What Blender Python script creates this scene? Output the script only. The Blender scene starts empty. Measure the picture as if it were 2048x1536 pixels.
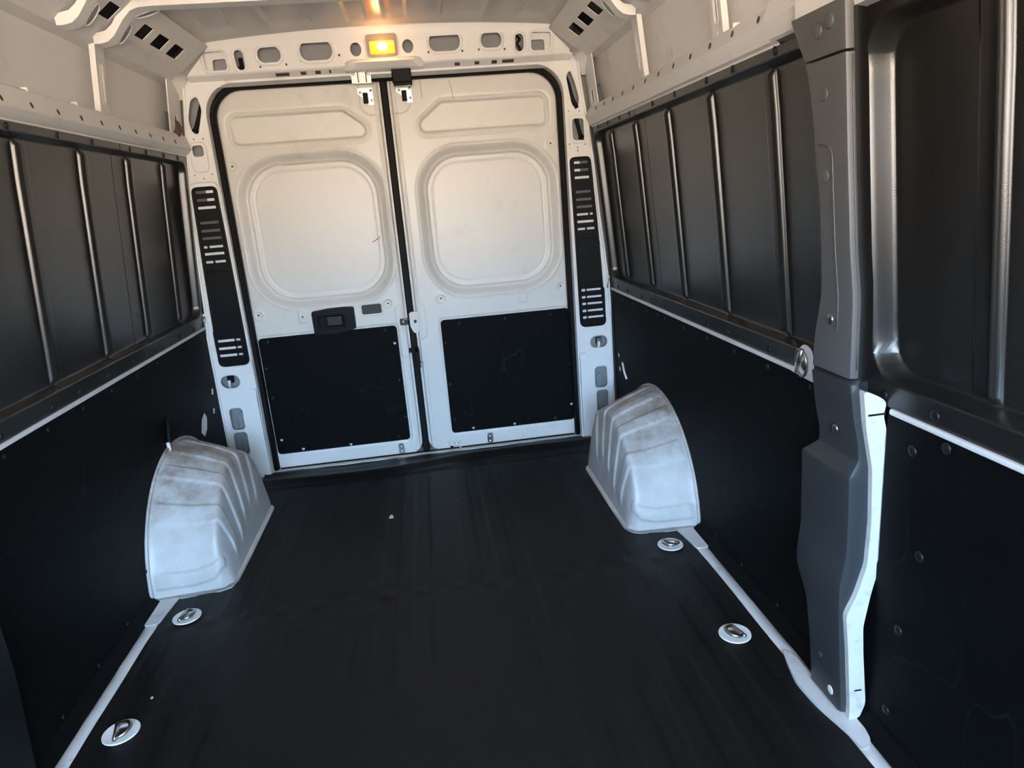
import bpy, math, random
import numpy as np
from mathutils import Vector, Matrix
from mathutils.geometry import tessellate_polygon

random.seed(7)
S = bpy.context.scene
COL = S.collection

# ------------------------------------------------------------------ camera
def make_camera():
    yaw, pit, rol = (math.radians(a) for a in (6.28763, -15.34948, -4.66426))
    f = Vector((math.sin(yaw)*math.cos(pit), math.cos(yaw)*math.cos(pit), math.sin(pit)))
    r = f.cross(Vector((0, 0, 1))).normalized(); u = r.cross(f)
    r2 = math.cos(rol)*r + math.sin(rol)*u
    u2 = -math.sin(rol)*r + math.cos(rol)*u
    cd = bpy.data.cameras.new('camera'); cam = bpy.data.objects.new('camera', cd); COL.objects.link(cam)
    M = Matrix((( r2.x, u2.x, -f.x, 0.073), (r2.y, u2.y, -f.y, 0.0), (r2.z, u2.z, -f.z, 1.21), (0, 0, 0, 1)))
    cam.matrix_world = M
    cd.sensor_fit = 'HORIZONTAL'; cd.sensor_width = 36.0; cd.lens = 1365.0/2048.0*36.0
    cd.clip_start = 0.02
    S.camera = cam
make_camera()

# ------------------------------------------------------------------ world: blue sky above, sunlit warm ground below the horizon
SKY = (0.43, 0.69, 1.0); HAZE = (1.0, 0.90, 0.74); GROUND = (1.0, 0.80, 0.61)
SKY_S = 46.0; HAZE_S = 27.0; GROUND_S = 34.0
def make_world():
    w = bpy.data.worlds.new('world'); S.world = w; w.use_nodes = True
    nt = w.node_tree; nt.nodes.clear()
    tc = nt.nodes.new('ShaderNodeTexCoord'); sx = nt.nodes.new('ShaderNodeSeparateXYZ')
    cr = nt.nodes.new('ShaderNodeValToRGB'); bg = nt.nodes.new('ShaderNodeBackground'); out = nt.nodes.new('ShaderNodeOutputWorld')
    mp = nt.nodes.new('ShaderNodeMapRange'); mp.inputs[1].default_value = -1; mp.inputs[2].default_value = 1
    nt.links.new(tc.outputs['Generated'], sx.inputs[0]); nt.links.new(sx.outputs['Z'], mp.inputs[0])
    nt.links.new(mp.outputs[0], cr.inputs[0]); nt.links.new(cr.outputs[0], bg.inputs[0]); nt.links.new(bg.outputs[0], out.inputs[0])
    e = cr.color_ramp.elements
    g = [c*GROUND_S for c in GROUND]; k = [c*SKY_S for c in SKY]
    e[0].position = 0.485; e[0].color = (*g, 1)
    e[1].position = 0.585; e[1].color = (*k, 1)
    h = e.new(0.512); h.color = (*[c*HAZE_S for c in HAZE], 1)
    bg.inputs[1].default_value = 1.0
make_world()

S.view_settings.view_transform = 'Standard'; S.view_settings.look = 'None'
S.view_settings.gamma = 1.0; S.view_settings.use_curve_mapping = False
S.view_settings.exposure = 0.0
S.cycles.max_bounces = 12; S.cycles.diffuse_bounces = 6; S.cycles.glossy_bounces = 5

# ------------------------------------------------------------------ materials
MATS = {}
def mat(name, col, rough=0.5, metal=0.0, var=0.0, vscale=4.0, col2=None, bump=0.0, bscale=200.0, spec=0.5, emit=None, estr=0.0, coat=0.0, dirt=None, dscale=6.0, dlo=0.55, dhi=0.75, dust=None, scratch=None):
    m = bpy.data.materials.new(name); m.use_nodes = True
    nt = m.node_tree; b = nt.nodes['Principled BSDF']
    b.inputs['Base Color'].default_value = (*col, 1); b.inputs['Roughness'].default_value = rough
    b.inputs['Metallic'].default_value = metal; b.inputs['Specular IOR Level'].default_value = spec
    if coat: b.inputs['Coat Weight'].default_value = coat; b.inputs['Coat Roughness'].default_value = 0.15
    tc = nt.nodes.new('ShaderNodeTexCoord')
    geo = nt.nodes.new('ShaderNodeNewGeometry')
    link = None
    n = nt.nodes.new('ShaderNodeTexNoise'); n.inputs['Scale'].default_value = vscale; n.inputs['Detail'].default_value = 6
    nt.links.new(geo.outputs['Position'], n.inputs['Vector'])
    mx = nt.nodes.new('ShaderNodeMix'); mx.data_type = 'RGBA'
    c2 = col2 or tuple(max(0, c*(1-var)) for c in col)
    mx.inputs[6].default_value = (*col, 1); mx.inputs[7].default_value = (*c2, 1)
    nt.links.new(n.outputs['Fac'], mx.inputs[0]); link = mx.outputs[2]
    if dirt:
        n2 = nt.nodes.new('ShaderNodeTexNoise'); n2.inputs['Scale'].default_value = dscale; n2.inputs['Detail'].default_value = 9; n2.inputs['Roughness'].default_value = 0.7
        nt.links.new(geo.outputs['Position'], n2.inputs['Vector'])
        r = nt.nodes.new('ShaderNodeMapRange'); r.inputs[1].default_value = dlo; r.inputs[2].default_value = dhi
        nt.links.new(n2.outputs['Fac'], r.inputs[0])
        m2 = nt.nodes.new('ShaderNodeMix'); m2.data_type = 'RGBA'; m2.inputs[7].default_value = (*dirt, 1)
        fac = r.outputs[0]
        if dust:        # road dust that has settled on the upper part
            sp_ = nt.nodes.new('ShaderNodeSeparateXYZ'); nt.links.new(geo.outputs['Position'], sp_.inputs[0])
            dr = nt.nodes.new('ShaderNodeMapRange'); dr.inputs[1].default_value = dust[0]; dr.inputs[2].default_value = dust[1]; dr.inputs[3].default_value = .30; dr.inputs[4].default_value = 1.35
            nt.links.new(sp_.outputs['Z'], dr.inputs[0])
            mm = nt.nodes.new('ShaderNodeMath'); mm.operation = 'MULTIPLY'; mm.use_clamp = True
            nt.links.new(fac, mm.inputs[0]); nt.links.new(dr.outputs[0], mm.inputs[1]); fac = mm.outputs[0]
        nt.links.new(fac, m2.inputs[0]); nt.links.new(link, m2.inputs[6]); link = m2.outputs[2]
    if scratch:
        mpn = nt.nodes.new('ShaderNodeMapping'); mpn.inputs['Scale'].default_value = (1.0, 1.0, .35); mpn.inputs['Rotation'].default_value = (.3, .5, .2)
        nt.links.new(geo.outputs['Position'], mpn.inputs['Vector'])
        ns = nt.nodes.new('ShaderNodeTexNoise'); ns.inputs['Scale'].default_value = 5.0; ns.inputs['Detail'].default_value = 1.5
        nt.links.new(mpn.outputs[0], ns.inputs['Vector'])
        cm = nt.nodes.new('ShaderNodeMath'); cm.operation = 'COMPARE'; cm.inputs[1].default_value = .5; cm.inputs[2].default_value = .0022
        nt.links.new(ns.outputs['Fac'], cm.inputs[0])
        mk_ = nt.nodes.new('ShaderNodeMath'); mk_.operation = 'MULTIPLY'; nt.links.new(cm.outputs[0], mk_.inputs[0]); nt.links.new(n.outputs['Fac'], mk_.inputs[1])
        m3 = nt.nodes.new('ShaderNodeMix'); m3.data_type = 'RGBA'; m3.inputs[7].default_value = (*scratch, 1)
        nt.links.new(mk_.outputs[0], m3.inputs[0]); nt.links.new(link, m3.inputs[6]); link = m3.outputs[2]
    nt.links.new(link, b.inputs['Base Color'])
    if bump:
        nb = nt.nodes.new('ShaderNodeTexNoise'); nb.inputs['Scale'].default_value = bscale; nb.inputs['Detail'].default_value = 3
        nt.links.new(geo.outputs['Position'], nb.inputs['Vector'])
        bp = nt.nodes.new('ShaderNodeBump'); bp.inputs['Strength'].default_value = bump; bp.inputs['Distance'].default_value = 0.002
        nt.links.new(nb.outputs['Fac'], bp.inputs['Height']); nt.links.new(bp.outputs[0], b.inputs['Normal'])
    if emit:
        b.inputs['Emission Color'].default_value = (*emit, 1); b.inputs['Emission Strength'].default_value = estr
    MATS[name] = m
    return m

WHITE = mat('white_paint', (0.82, 0.81, 0.79), 0.38, var=0.05, vscale=2.5, dirt=(0.46, 0.40, 0.33), dscale=6, dlo=0.58, dhi=0.9)
ROOFW = mat('roof_primer_white', (0.70, 0.68, 0.66), 0.22, var=0.06, vscale=3)
DOORW = mat('door_white_paint', (0.72, 0.70, 0.66), 0.34, var=0.06, vscale=2.2, dirt=(0.50, 0.43, 0.34), dscale=4.5, dlo=0.56, dhi=0.95)
ARCHW = mat('scuffed_white_paint', (0.56, 0.56, 0.56), 0.42, var=0.10, vscale=9, dirt=(0.27, 0.22, 0.18), dscale=11, dlo=0.40, dhi=0.66, dust=(.20, .42))
SILLW = mat('scuffed_sill_paint', (0.66, 0.65, 0.64), 0.45, var=0.2, vscale=14, dirt=(0.30, 0.26, 0.22), dscale=22, dlo=0.55, dhi=0.8)
PANEL = mat('black_abs_plastic', (0.014, 0.0133, 0.0127), 0.28, var=0.1, bump=0.10, bscale=500, spec=0.62)
BOARD = mat('black_hardboard', (0.0046, 0.0047, 0.0048), 0.6, var=0.6, vscale=30, scratch=(0.016, 0.017, 0.018), bump=0.5, bscale=320, spec=0.08)
MATM = mat('black_rubber_mat', (0.0062, 0.0058, 0.0056), 0.5, var=0.35, vscale=5, bump=0.5, bscale=420, spec=0.3)
RUBBER = mat('black_rubber', (0.008, 0.0075, 0.0072), 0.6, spec=0.14)
VENTB = mat('black_vent_plastic', (0.004, 0.004, 0.0044), 0.45, spec=0.13)
TRIMD = mat('dark_trim_plastic', (0.034, 0.035, 0.038), 0.40, var=0.08, bump=0.15, bscale=600, spec=0.4)
TRIMG = mat('grey_trim_plastic', (0.085, 0.084, 0.085), 0.40, var=0.08, bump=0.2, bscale=600, spec=0.45)
RIVET = mat('black_rivet', (0.008, 0.008, 0.0085), 0.4, spec=0.3)
STEEL = mat('zinc_steel', (0.55, 0.54, 0.52), 0.28, metal=1.0, var=0.25, vscale=40)
BRIGHT = mat('bright_steel', (0.80, 0.79, 0.76), 0.25, metal=0.9)
DARKHOLE = mat('dark_cavity', (0.05, 0.048, 0.045), 0.7)
CAVITY = mat('primer_grey', (0.30, 0.31, 0.32), 0.6, var=0.3, vscale=12)
BEZEL = mat('lamp_bezel_plastic', (0.24, 0.21, 0.17), 0.45)
LENS = mat('amber_lit_lens', (0.8, 0.35, 0.05), 0.3, emit=(1.0, 0.27, 0.02), estr=1.7)
BULB = mat('lit_bulb', (1.0, 0.9, 0.6), 0.3, emit=(1.0, 0.78, 0.40), estr=7.0)
CRUMB = mat('pale_crumb', (0.55, 0.50, 0.44), 0.8, var=0.3, vscale=90)
BROWN = mat('brown_foam', (0.075, 0.05, 0.035), 0.8)

# ------------------------------------------------------------------ object helpers
WORLDPOS = {}
def tag(o, label=None, cat=None, group=None, kind=None):
    if label: o['label'] = label
    if cat: o['category'] = cat
    if group: o['group'] = group
    if kind: o['kind'] = kind
    return o
def empty(name, loc, label=None, cat=None, group=None, kind=None):
    o = bpy.data.objects.new(name, None); COL.objects.link(o); o.location = loc; o.empty_display_size = 0.05
    WORLDPOS[o.name] = Vector(loc)
    return tag(o, label, cat, group, kind)
def mk(name, verts, faces, m, parent=None, smooth=False, angle=None):
    v = np.asarray(verts, float).reshape(-1, 3)
    c = (v.min(0)+v.max(0))/2
    me = bpy.data.meshes.new(name); me.from_pydata((v-c).tolist(), [], faces); me.update()
    me.materials.append(m)
    if smooth:
        me.polygons.foreach_set('use_smooth', [True]*len(me.polygons))
        if angle is not None: me.set_sharp_from_angle(angle=math.radians(angle))
    o = bpy.data.objects.new(name, me); COL.objects.link(o)
    WORLDPOS[o.name] = Vector(c)
    if parent is not None:
        o.parent = parent; o.location = Vector(c)-WORLDPOS[parent.name]
    else: o.location = c
    return o
def dup(o, parent, wpos):
    c = o.copy(); COL.objects.link(c); WORLDPOS[c.name] = Vector(wpos)
    c.parent = parent; c.location = Vector(wpos)-WORLDPOS[parent.name] if parent else wpos
    return c
class MB:
    def __init__(s): s.v = []; s.f = []
    def add(s, v, f):
        b = len(s.v); s.v += [tuple(p) for p in v]; s.f += [tuple(i+b for i in q) for q in f]; return s
    def build(s, name, m, parent=None, smooth=False, angle=None): return mk(name, s.v, s.f, m, parent, smooth, angle)
def box(x0, x1, y0, y1, z0, z1):
    v = [(x, y, z) for x in (x0, x1) for y in (y0, y1) for z in (z0, z1)]
    return v, [(0, 1, 3, 2), (4, 6, 7, 5), (0, 4, 5, 1), (2, 3, 7, 6), (0, 2, 6, 4), (1, 5, 7, 3)]
def bbox(x0, x1, y0, y1, z0, z1, b=0.004):
    """box with chamfered edges"""
    v = []; f = []
    X = (x0, x1); Y = (y0, y1); Z = (z0, z1)
    idx = {}
    for i in (0, 1):
        for j in (0, 1):
            for k in (0, 1):
                sx, sy, sz = (1-2*i)*b, (1-2*j)*b, (1-2*k)*b
                for a, d in enumerate(((0, sy, sz), (sx, 0, sz), (sx, sy, 0))):
                    idx[i, j, k, a] = len(v); v.append((X[i]+d[0], Y[j]+d[1], Z[k]+d[2]))
    g = lambda *t: idx[t]
    for i in (0, 1): f.append([g(i, 0, 0, 0), g(i, 1, 0, 0), g(i, 1, 1, 0), g(i, 0, 1, 0)][::1 if i else -1])
    for j in (0, 1): f.append([g(0, j, 0, 1), g(1, j, 0, 1), g(1, j, 1, 1), g(0, j, 1, 1)][::-1 if j else 1])
    for k in (0, 1): f.append([g(0, 0, k, 2), g(1, 0, k, 2), g(1, 1, k, 2), g(0, 1, k, 2)][::1 if k else -1])
    for i in (0, 1):
        for j in (0, 1): f.append((g(i, j, 0, 0), g(i, j, 1, 0), g(i, j, 1, 1), g(i, j, 0, 1)))
        for k in (0, 1): f.append((g(i, 0, k, 0), g(i, 1, k, 0), g(i, 1, k, 2), g(i, 0, k, 2)))
    for j in (0, 1):
        for k in (0, 1): f.append((g(0, j, k, 1), g(1, j, k, 1), g(1, j, k, 2), g(0, j, k, 2)))
    for i in (0, 1):
        for j in (0, 1):
            for k in (0, 1): f.append((g(i, j, k, 0), g(i, j, k, 1), g(i, j, k, 2)))
    return v, [tuple(q) for q in f]
def rrect(u0, u1, v0, v1, r, n=6):
    r = min(r, (u1-u0)/2-1e-5, (v1-v0)/2-1e-5); P = []
    for cx, cy, a0 in ((u1-r, v1-r, 0), (u0+r, v1-r, 90), (u0+r, v0+r, 180), (u1-r, v0+r, 270)):
        for i in range(n+1):
            a = math.radians(a0+90*i/n); P.append((cx+r*math.cos(a), cy+r*math.sin(a)))
    return P
def roundpoly(pts, r, n=5):
    out = []; N = len(pts)
    for i in range(N):
        p0, p1, p2 = (Vector(pts[(i+k) % N]) for k in (-1, 0, 1))
        a = (p0-p1); b = (p2-p1); rr = min(r if not isinstance(r, (list, tuple)) else r[i], a.length*.49, b.length*.49)
        if rr < 1e-5: out.append(tuple(p1)); continue
        A = p1+a.normalized()*rr; B = p1+b.normalized()*rr
        for k in range(n+1):
            t = k/n; q = A*(1-t)**2+p1*2*t*(1-t)+B*t*t; out.append((q.x, q.y))
    return out
def ellipse(cx, cy, rx, ry, n=24): return [(cx+rx*math.cos(2*math.pi*i/n), cy+ry*math.sin(2*math.pi*i/n)) for i in range(n)]
def area2(P): return sum(P[i][0]*P[(i+1) % len(P)][1]-P[(i+1) % len(P)][0]*P[i][1] for i in range(len(P)))
def sheet(outer, holes, t, fn, w0=0.0):
    """flat sheet with holes in (u,v); w from w0-t (back) to w0 (front); fn maps (u,v,w) to the world"""
    loops = [list(outer)]+[list(h) for h in holes]
    flat = [p for l in loops for p in l]
    tris = tessellate_polygon([[Vector((p[0], p[1], 0)) for p in l] for l in loops])
    n = len(flat)
    v = [fn(p[0], p[1], w0) for p in flat]+[fn(p[0], p[1], w0-t) for p in flat]
    f = [tuple(tr) for tr in tris]+[tuple(i+n for i in reversed(tr)) for tr in tris]
    b = 0
    for l in loops:
        k = len(l)
        for i in range(k):
            j = (i+1) % k; f.append((b+i, b+j, b+j+n, b+i+n))
        b += k
    return v, f
def offset(P, d):
    """rough outward offset of a closed outline"""
    s = 1 if area2(P) > 0 else -1; out = []; N = len(P)
    for i in range(N):
        a = Vector(P[i-1]); b = Vector(P[(i+1) % N]); t = (b-a)
        if t.length < 1e-9: out.append(P[i]); continue
        t.normalize(); out.append((P[i][0]+t.y*d*s, P[i][1]-t.x*d*s))
    return out
def rim(P, fn, wid, h, w0=0.0):
    """raised bead round an outline"""
    A = P; B = offset(P, wid*.5); Cc = offset(P, wid); n = len(P)
    v = [fn(p[0], p[1], w0) for p in A]+[fn(p[0], p[1], w0+h) for p in B]+[fn(p[0], p[1], w0) for p in Cc]
    f = []
    for i in range(n):
        j = (i+1) % n; f += [(i, j, j+n, i+n), (i+n, j+n, j+2*n, i+2*n)]
    return v, f
def grid_faces(nu, nv):
    return [(i*nv+j, (i+1)*nv+j, (i+1)*nv+j+1, i*nv+j+1) for i in range(nu-1) for j in range(nv-1)]
def grid(U, V, fn):
    v = [fn(u, w) for u in U for w in V]
    return v, grid_faces(len(U), len(V))
def extrude_profile(P, y0, y1, axis='y', closed=False, n=1, s=1):
    ys = [y0+(y1-y0)*i/n for i in range(n+1)]
    v = [(s*p[0], y, p[1]) for y in ys for p in P]; k = len(P); f = []
    for i in range(n):
        for j in range(k if closed else k-1):
            a = i*k+j; b = i*k+(j+1) % k; f.append((a, b, b+k, a+k))
    if closed: f += [tuple(range(k))[::-1], tuple(range(n*k, n*k+k))]
    return v, f
def tube(path, r, n=10, closed=False, prof=None):
    P = [Vector(p) for p in path]; N = len(P); v = []; f = []
    up = None
    for i in range(N):
        a = P[i-1] if (i > 0 or closed) else P[i]; b = P[(i+1) % N] if (i < N-1 or closed) else P[i]
        t = (b-a).normalized()
        if up is None: up = Vector((0, 0, 1)) if abs(t.z) < .9 else Vector((1, 0, 0))
        s = t.cross(up)
        s.normalize(); up = s.cross(t).normalized()
        rr = r[i] if isinstance(r, (list, tuple)) else r
        for k in range(n):
            a_ = 2*math.pi*k/n; c, d = (math.cos(a_), math.sin(a_))
            v.append(P[i]+s*rr*c+up*rr*d)
    for i in range(N if closed else N-1):
        for k in range(n):
            a = i*n+k; b = i*n+(k+1) % n; c = ((i+1) % N)*n
            f.append((a, b, c+(k+1) % n, c+k))
    if not closed: f += [tuple(range(n))[::-1], tuple(range((N-1)*n, N*n))]
    return v, f
def dome(r, h, axis, n=10):
    """rivet head; axis = outward direction"""
    a = Vector(axis).normalized(); u = a.orthogonal().normalized(); w = a.cross(u); v = []; f = []
    R = [(1, 0), (1, .35), (.8, .75), (.45, .97)]
    for q, z in R:
        for k in range(n): v.append(u*math.cos(2*math.pi*k/n)*r*q+w*math.sin(2*math.pi*k/n)*r*q+a*h*z)
    v.append(a*h)
    for i in range(len(R)-1):
        for k in range(n): f.append((i*n+k, i*n+(k+1) % n, (i+1)*n+(k+1) % n, (i+1)*n+k))
    b = (len(R)-1)*n
    for k in range(n): f.append((b+k, b+(k+1) % n, len(v)-1))
    return v, f
def ss(a, b, x): t = np.clip((x-a)/(b-a), 0, 1); return t*t*(3-2*t)
def sd_rrect(x, y, x0, x1, y0, y1, r):
    cx, cy = (x0+x1)/2, (y0+y1)/2; qx = np.abs(x-cx)-(x1-x0)/2+r; qy = np.abs(y-cy)-(y1-y0)/2+r
    return np.hypot(np.maximum(qx, 0), np.maximum(qy, 0))+np.minimum(np.maximum(qx, qy), 0)-r
def sd_poly(x, y, P):
    """signed distance to a polygon"""
    d = np.full(x.shape, 1e9); ins = np.zeros(x.shape, bool); N = len(P)
    for i in range(N):
        ax, ay = P[i]; bx, by = P[(i+1) % N]; ex, ey = bx-ax, by-ay
        t = np.clip(((x-ax)*ex+(y-ay)*ey)/(ex*ex+ey*ey), 0, 1)
        d = np.minimum(d, np.hypot(x-ax-t*ex, y-ay-t*ey))
        c = ((ay > y) != (by > y)) & (x < (bx-ax)*(y-ay)/(by-ay+1e-12)+ax); ins ^= c
    return np.where(ins, -d, d)

rearfn = lambda Y: (lambda u, v, w: (u, Y-w, v))
RIV = {}
def rivets(parent, pts, axis, r=0.009, h=0.004, m=RIVET, name='rivet'):
    first = None
    for p in pts:
        key = (name, tuple(axis), r, h, m.name)
        if key not in RIV:
            v, f = dome(r, h, axis); o = mk(name, [Vector(p)+Vector(q) for q in v], f, m, parent, True)
            RIV[key] = (o, Vector(WORLDPOS[o.name])-Vector(p))
        else:
            o, off = RIV[key]; dup(o, parent, Vector(p)+off)

# wall profile: inner flange plane of the side walls as a function of height
ZS = [0, .03, .745, 1.1, 1.35, 1.48, 1.56, 1.66]; XS = [.95, .95, .945, .915, .893, .878, .868, .86]
def xw(z): return float(np.interp(z, ZS, XS))
YF = -0.45            # open front end of the load bay
DY = 3.268            # rear door inner face
PY = 3.200            # rear pillar face

# ================================================================== THE SETTING
# ---- floor pan
fl = empty('floor', (0, 1.4, -0.03), 'white painted steel floor pan showing as thin strips along both walls', 'floor', kind='structure')
mb = MB(); mb.add(*box(-1.03, 1.03, YF, 3.36, -.06, -.001)); mb.build('floor_pan', SILLW, fl)
for s in (-1, 1):
    mb = MB()
    P = [(.880, -.001), (.886, .006), (.900, .0085), (.914, .006), (.922, -.001)]
    v, f = extrude_profile(P, YF, 2.16, n=90, s=s)
    v = [(x+0.002*math.sin(y*23)+.0015*math.sin(y*61+1), y, z) for x, y, z in v]
    mb.add(v, f); mb.build('sill_strip', SILLW, fl, True)
# widened sill plate at the pillar foot
P = [(.916, 1.12), (.926, 1.165), (.930, 1.2), (.912, 1.24), (.905, 1.42), (.888, 1.45), (.873, 1.40), (.858, 1.33), (.862, 1.26), (.873, 1.20), (.884, 1.14), (.886, 1.10)]
v, f = sheet(roundpoly(P, .02), [], .012, lambda u, w, t: (u, w, t), .0125); mk('sill_plate', v, f, SILLW, fl)
for s in (-1, 1):   # little flared foot where the strip meets the wheel arch
    P = [(s*.88, 2.0), (s*.925, 2.0), (s*.938, 2.05), (s*.94, 2.12), (s*.90, 2.2), (s*.86, 2.17)]
    if s < 0: P = P[::-1]
    v, f = sheet(roundpoly(P, .02), [], .012, lambda u, w, t: (u, w, t), .0098); mk('sill_foot', v, f, SILLW, fl)

# ---- outer skins of the side walls
for s, nm in ((-1, 'wall_left'), (1, 'wall_right')):
    P = [(1.02, -.05), (1.02, .75), (1.01, 1.2), (.985, 1.44), (.932, 1.52), (.925, 1.57), (.915, 1.66), (.902, 1.74), (.885, 1.80), (.86, 1.90), (.80, 1.985)]
    w = empty(nm, (s*1.0, 1.4, -.05), ('bare cream upper body skin above the left steel rail' if s < 0 else 'bare cream upper body skin above the right steel rail'), 'van wall', kind='structure')
    if s < 0: v, f = extrude_profile(P, YF, 3.36, n=6, s=s); mk('body_skin', v, f, WHITE, w, True, 30)
    else: v, f = extrude_profile(P, YF, 3.36, n=6, s=s); mk('body_skin', v, f, WHITE, w, True, 30)
    # upper side posts between the steel rail and the roof corner
    for yp, wd in ((2.465, .075), (1.838, .075), (1.22, .075)):
        def fn(u, z, t, s=s): return (s*(.885-(z-1.56)*.12-t), u, z)
        y0, y1 = yp-.030, yp+.045
        v, f = sheet(rrect(y0, y1, 1.545, 1.76, .004), [rrect(yp+.004, yp+.017, 1.60, 1.705, .006), ellipse(yp+.012, 1.572, .004, .005, 10), ellipse(yp+.012, 1.733, .004, .006, 10)], .003, fn)
        mb = MB(); mb.add(v, f)
        mb.add(*rim(rrect(yp+.002, yp+.019, 1.598, 1.707, .007), fn, .006, .002))
        # bright turned-in front flange
        a = [fn(y0-.002, 1.545, .005), fn(y0+.009, 1.545, .005), fn(y0+.009, 1.765, .005), fn(y0-.002, 1.765, .005)]
        b = [fn(y0-.002, 1.545, -.012), fn(y0+.009, 1.545, -.002), fn(y0+.009, 1.765, -.002), fn(y0-.002, 1.765, -.012)]
        mb.add(a+b, [(0, 1, 2, 3), (0, 3, 7, 4), (1, 5, 6, 2), (3, 2, 6, 7)])
        p = mb.build('side_post', WHITE, w)
        v, f = sheet(rrect(yp, yp+.022, 1.56, 1.745, .002), [], .001, fn, -.012); mk('slot_backing', v, f, BROWN, p)
    # rear corner post
    def fn(u, z, t, s=s): return (s*(.878-(z-1.56)*.11-t), u, z)
    y0, y1 = 3.055, 3.20
    mb = MB(); mb.add(*sheet(roundpoly([(y0, 1.555), (y1, 1.555), (y1, 1.80), (y0+.02, 1.80), (y0, 1.76)], .015), [rrect(y0+.055, y0+.095, 1.565, 1.635, .019)], .004, fn))
    mb.add(*rim(rrect(y0+.055, y0+.095, 1.565, 1.635, .019), fn, .008, .002))
    mb.add(*extrude_profile([(0, 0), (0, 0)], 0, 0)) if False else None
    p = mb.build('corner_post', WHITE, w)
    v, f = sheet(rrect(y0+.04, y0+.11, 1.55, 1.65, .01), [], .001, fn, -.03); mk('slot_backing', v, f, CAVITY, p)
    if s < 0:
        v, f = tube([(s*.868, 3.09, 1.558), (s*.863, 3.105, 1.572), (s*.868, 3.12, 1.59), (s*.878, 3.135, 1.605)], .014); mk('foam_plug', v, f, BROWN, p, True)

# ---- cab end behind the camera: windscreen and side window openings let the daylight in
cab = empty('wall_front', (0, -1.3, 0), 'cab end of the van with windscreen and side windows', 'van wall', kind='structure')
CABG = mat('cab_grey_lining', (0.10, 0.10, 0.105), 0.7)
v, f = sheet([(-1.03, -.05), (1.03, -.05), (1.03, 2.0), (-1.03, 2.0)], [rrect(-.86, .86, .86, 1.66, .12)], .03, lambda u, z, t: (u, -1.35-.25*(1.25-z)+t, z)); mk('windscreen_frame', v, f, CABG, cab)
for s in (-1, 1):
    v, f = sheet([(-1.75, -.05), (YF+.01, -.05), (YF+.01, 2.0), (-1.75, 2.0)], [rrect(-1.15, -.55, .90, 1.52, .08)], .03, lambda u, z, t: (s*(1.03-t), u, z)); mk('cab_side', v, f, CABG, cab)
v, f = box(-1.03, 1.03, -1.75, YF+.01, 1.99, 2.0); mk('cab_roof', v, f, CABG, cab)
v, f = box(-1.03, 1.03, -1.75, YF+.01, -.06, -.002); mk('cab_floor', v, f, CABG, cab)
v, f = bbox(-.95, .95, -1.45, -1.05, .0, .78, .05); mk('dashboard', v, f, CABG, cab)

# ---- steel rails along both walls
for k, s in enumerate((-1, 1)):
    zb = 1.505 if s < 0 else 1.524
    t = empty('trim_%d' % (k+1), (s*.87, 1.4, 1.5), ('folded white steel rail with a row of small slots, left wall' if s < 0 else 'folded white steel rail with a row of small slots, right wall'), 'rail', kind='structure')
    y0 = YF if s < 0 else 1.52
    P = [(.905, 1.478), (.880, 1.477), (.878, 1.483), (.868, 1.488), (.852, zb), (.854, zb+.006), (.866, 1.556), (.872, 1.562), (.93, 1.566)]
    v, f = extrude_profile(P, y0, 3.19, n=60, s=s)
    mk('rail', v, f, WHITE, t, True, 25)
    if s > 0:   # front continuation of the rail above the sliding door
        P2 = [(.905, 1.487), (.870, 1.487), (.862, 1.492), (.846, 1.527), (.848, 1.535), (.862, 1.575), (.93, 1.585)]
        v, f = extrude_profile(P2, 1.38, 1.535, n=6, s=s); mk('rail', v, f, WHITE, t, True, 25)
        P2 = [(.905, 1.478), (.846, 1.478), (.838, 1.49), (.836, 1.53), (.85, 1.62), (.95, 1.66)]
        v, f = extrude_profile(P2, YF, 1.385, n=6, s=s); mk('rail', v, f, WHITE, t, True, 25)
    h0 = None
    y = 1.575
    while y < 3.1:
        if y > y0+.03:
            def fn(u, w, d): return (s*(.854+.012*(w/.05)-d), y+u, zb+.006+w)
            v, f = sheet(ellipse(0, .011, .0055, .0075, 12), [], .0015, fn, .0008)
            if h0 is None: h0 = mk('slot', v, f, DARKHOLE, t); hb = Vector(WORLDPOS[h0.name])-Vector((0, y, 0))
            else: dup(h0, t, hb+Vector((0, y, 0)))
        y += .131
    if s < 0:
        y = 1.575-.131
        while y > .6: dup(h0, t, hb+Vector((0, y, 0))); y -= .131
    for yy in ((1.985, 2.245) if s < 0 else (1.72,)):     # welded tabs on the rail's top edge
        if yy > y0: v, f = bbox(min(s*.866, s*.884), max(s*.866, s*.884), yy, yy+.008, 1.556, 1.569, .002); mk('weld_tab', v, f, WHITE, t)

# ---- thin white body seams between upper and lower linings
for k, (s, y0, y1) in enumerate(((-1, YF, 3.19), (1, 1.35, 3.19), (1, YF, 1.17))):
    P = [(.96, .741), (.9395, .7405), (.9375, .746), (.9385, .7515), (.96, .752)]
    v, f = extrude_profile(P, y0, y1, n=12, s=s)
    tag(mk('trim_%d' % (k+3), v, f, WHITE, None, True, 40), ('thin white painted seam between upper and lower lining, left wall', 'thin white painted seam between linings, right wall behind the pillar', 'thin white painted seam between linings on the sliding door')[k], 'trim', kind='structure')

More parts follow.
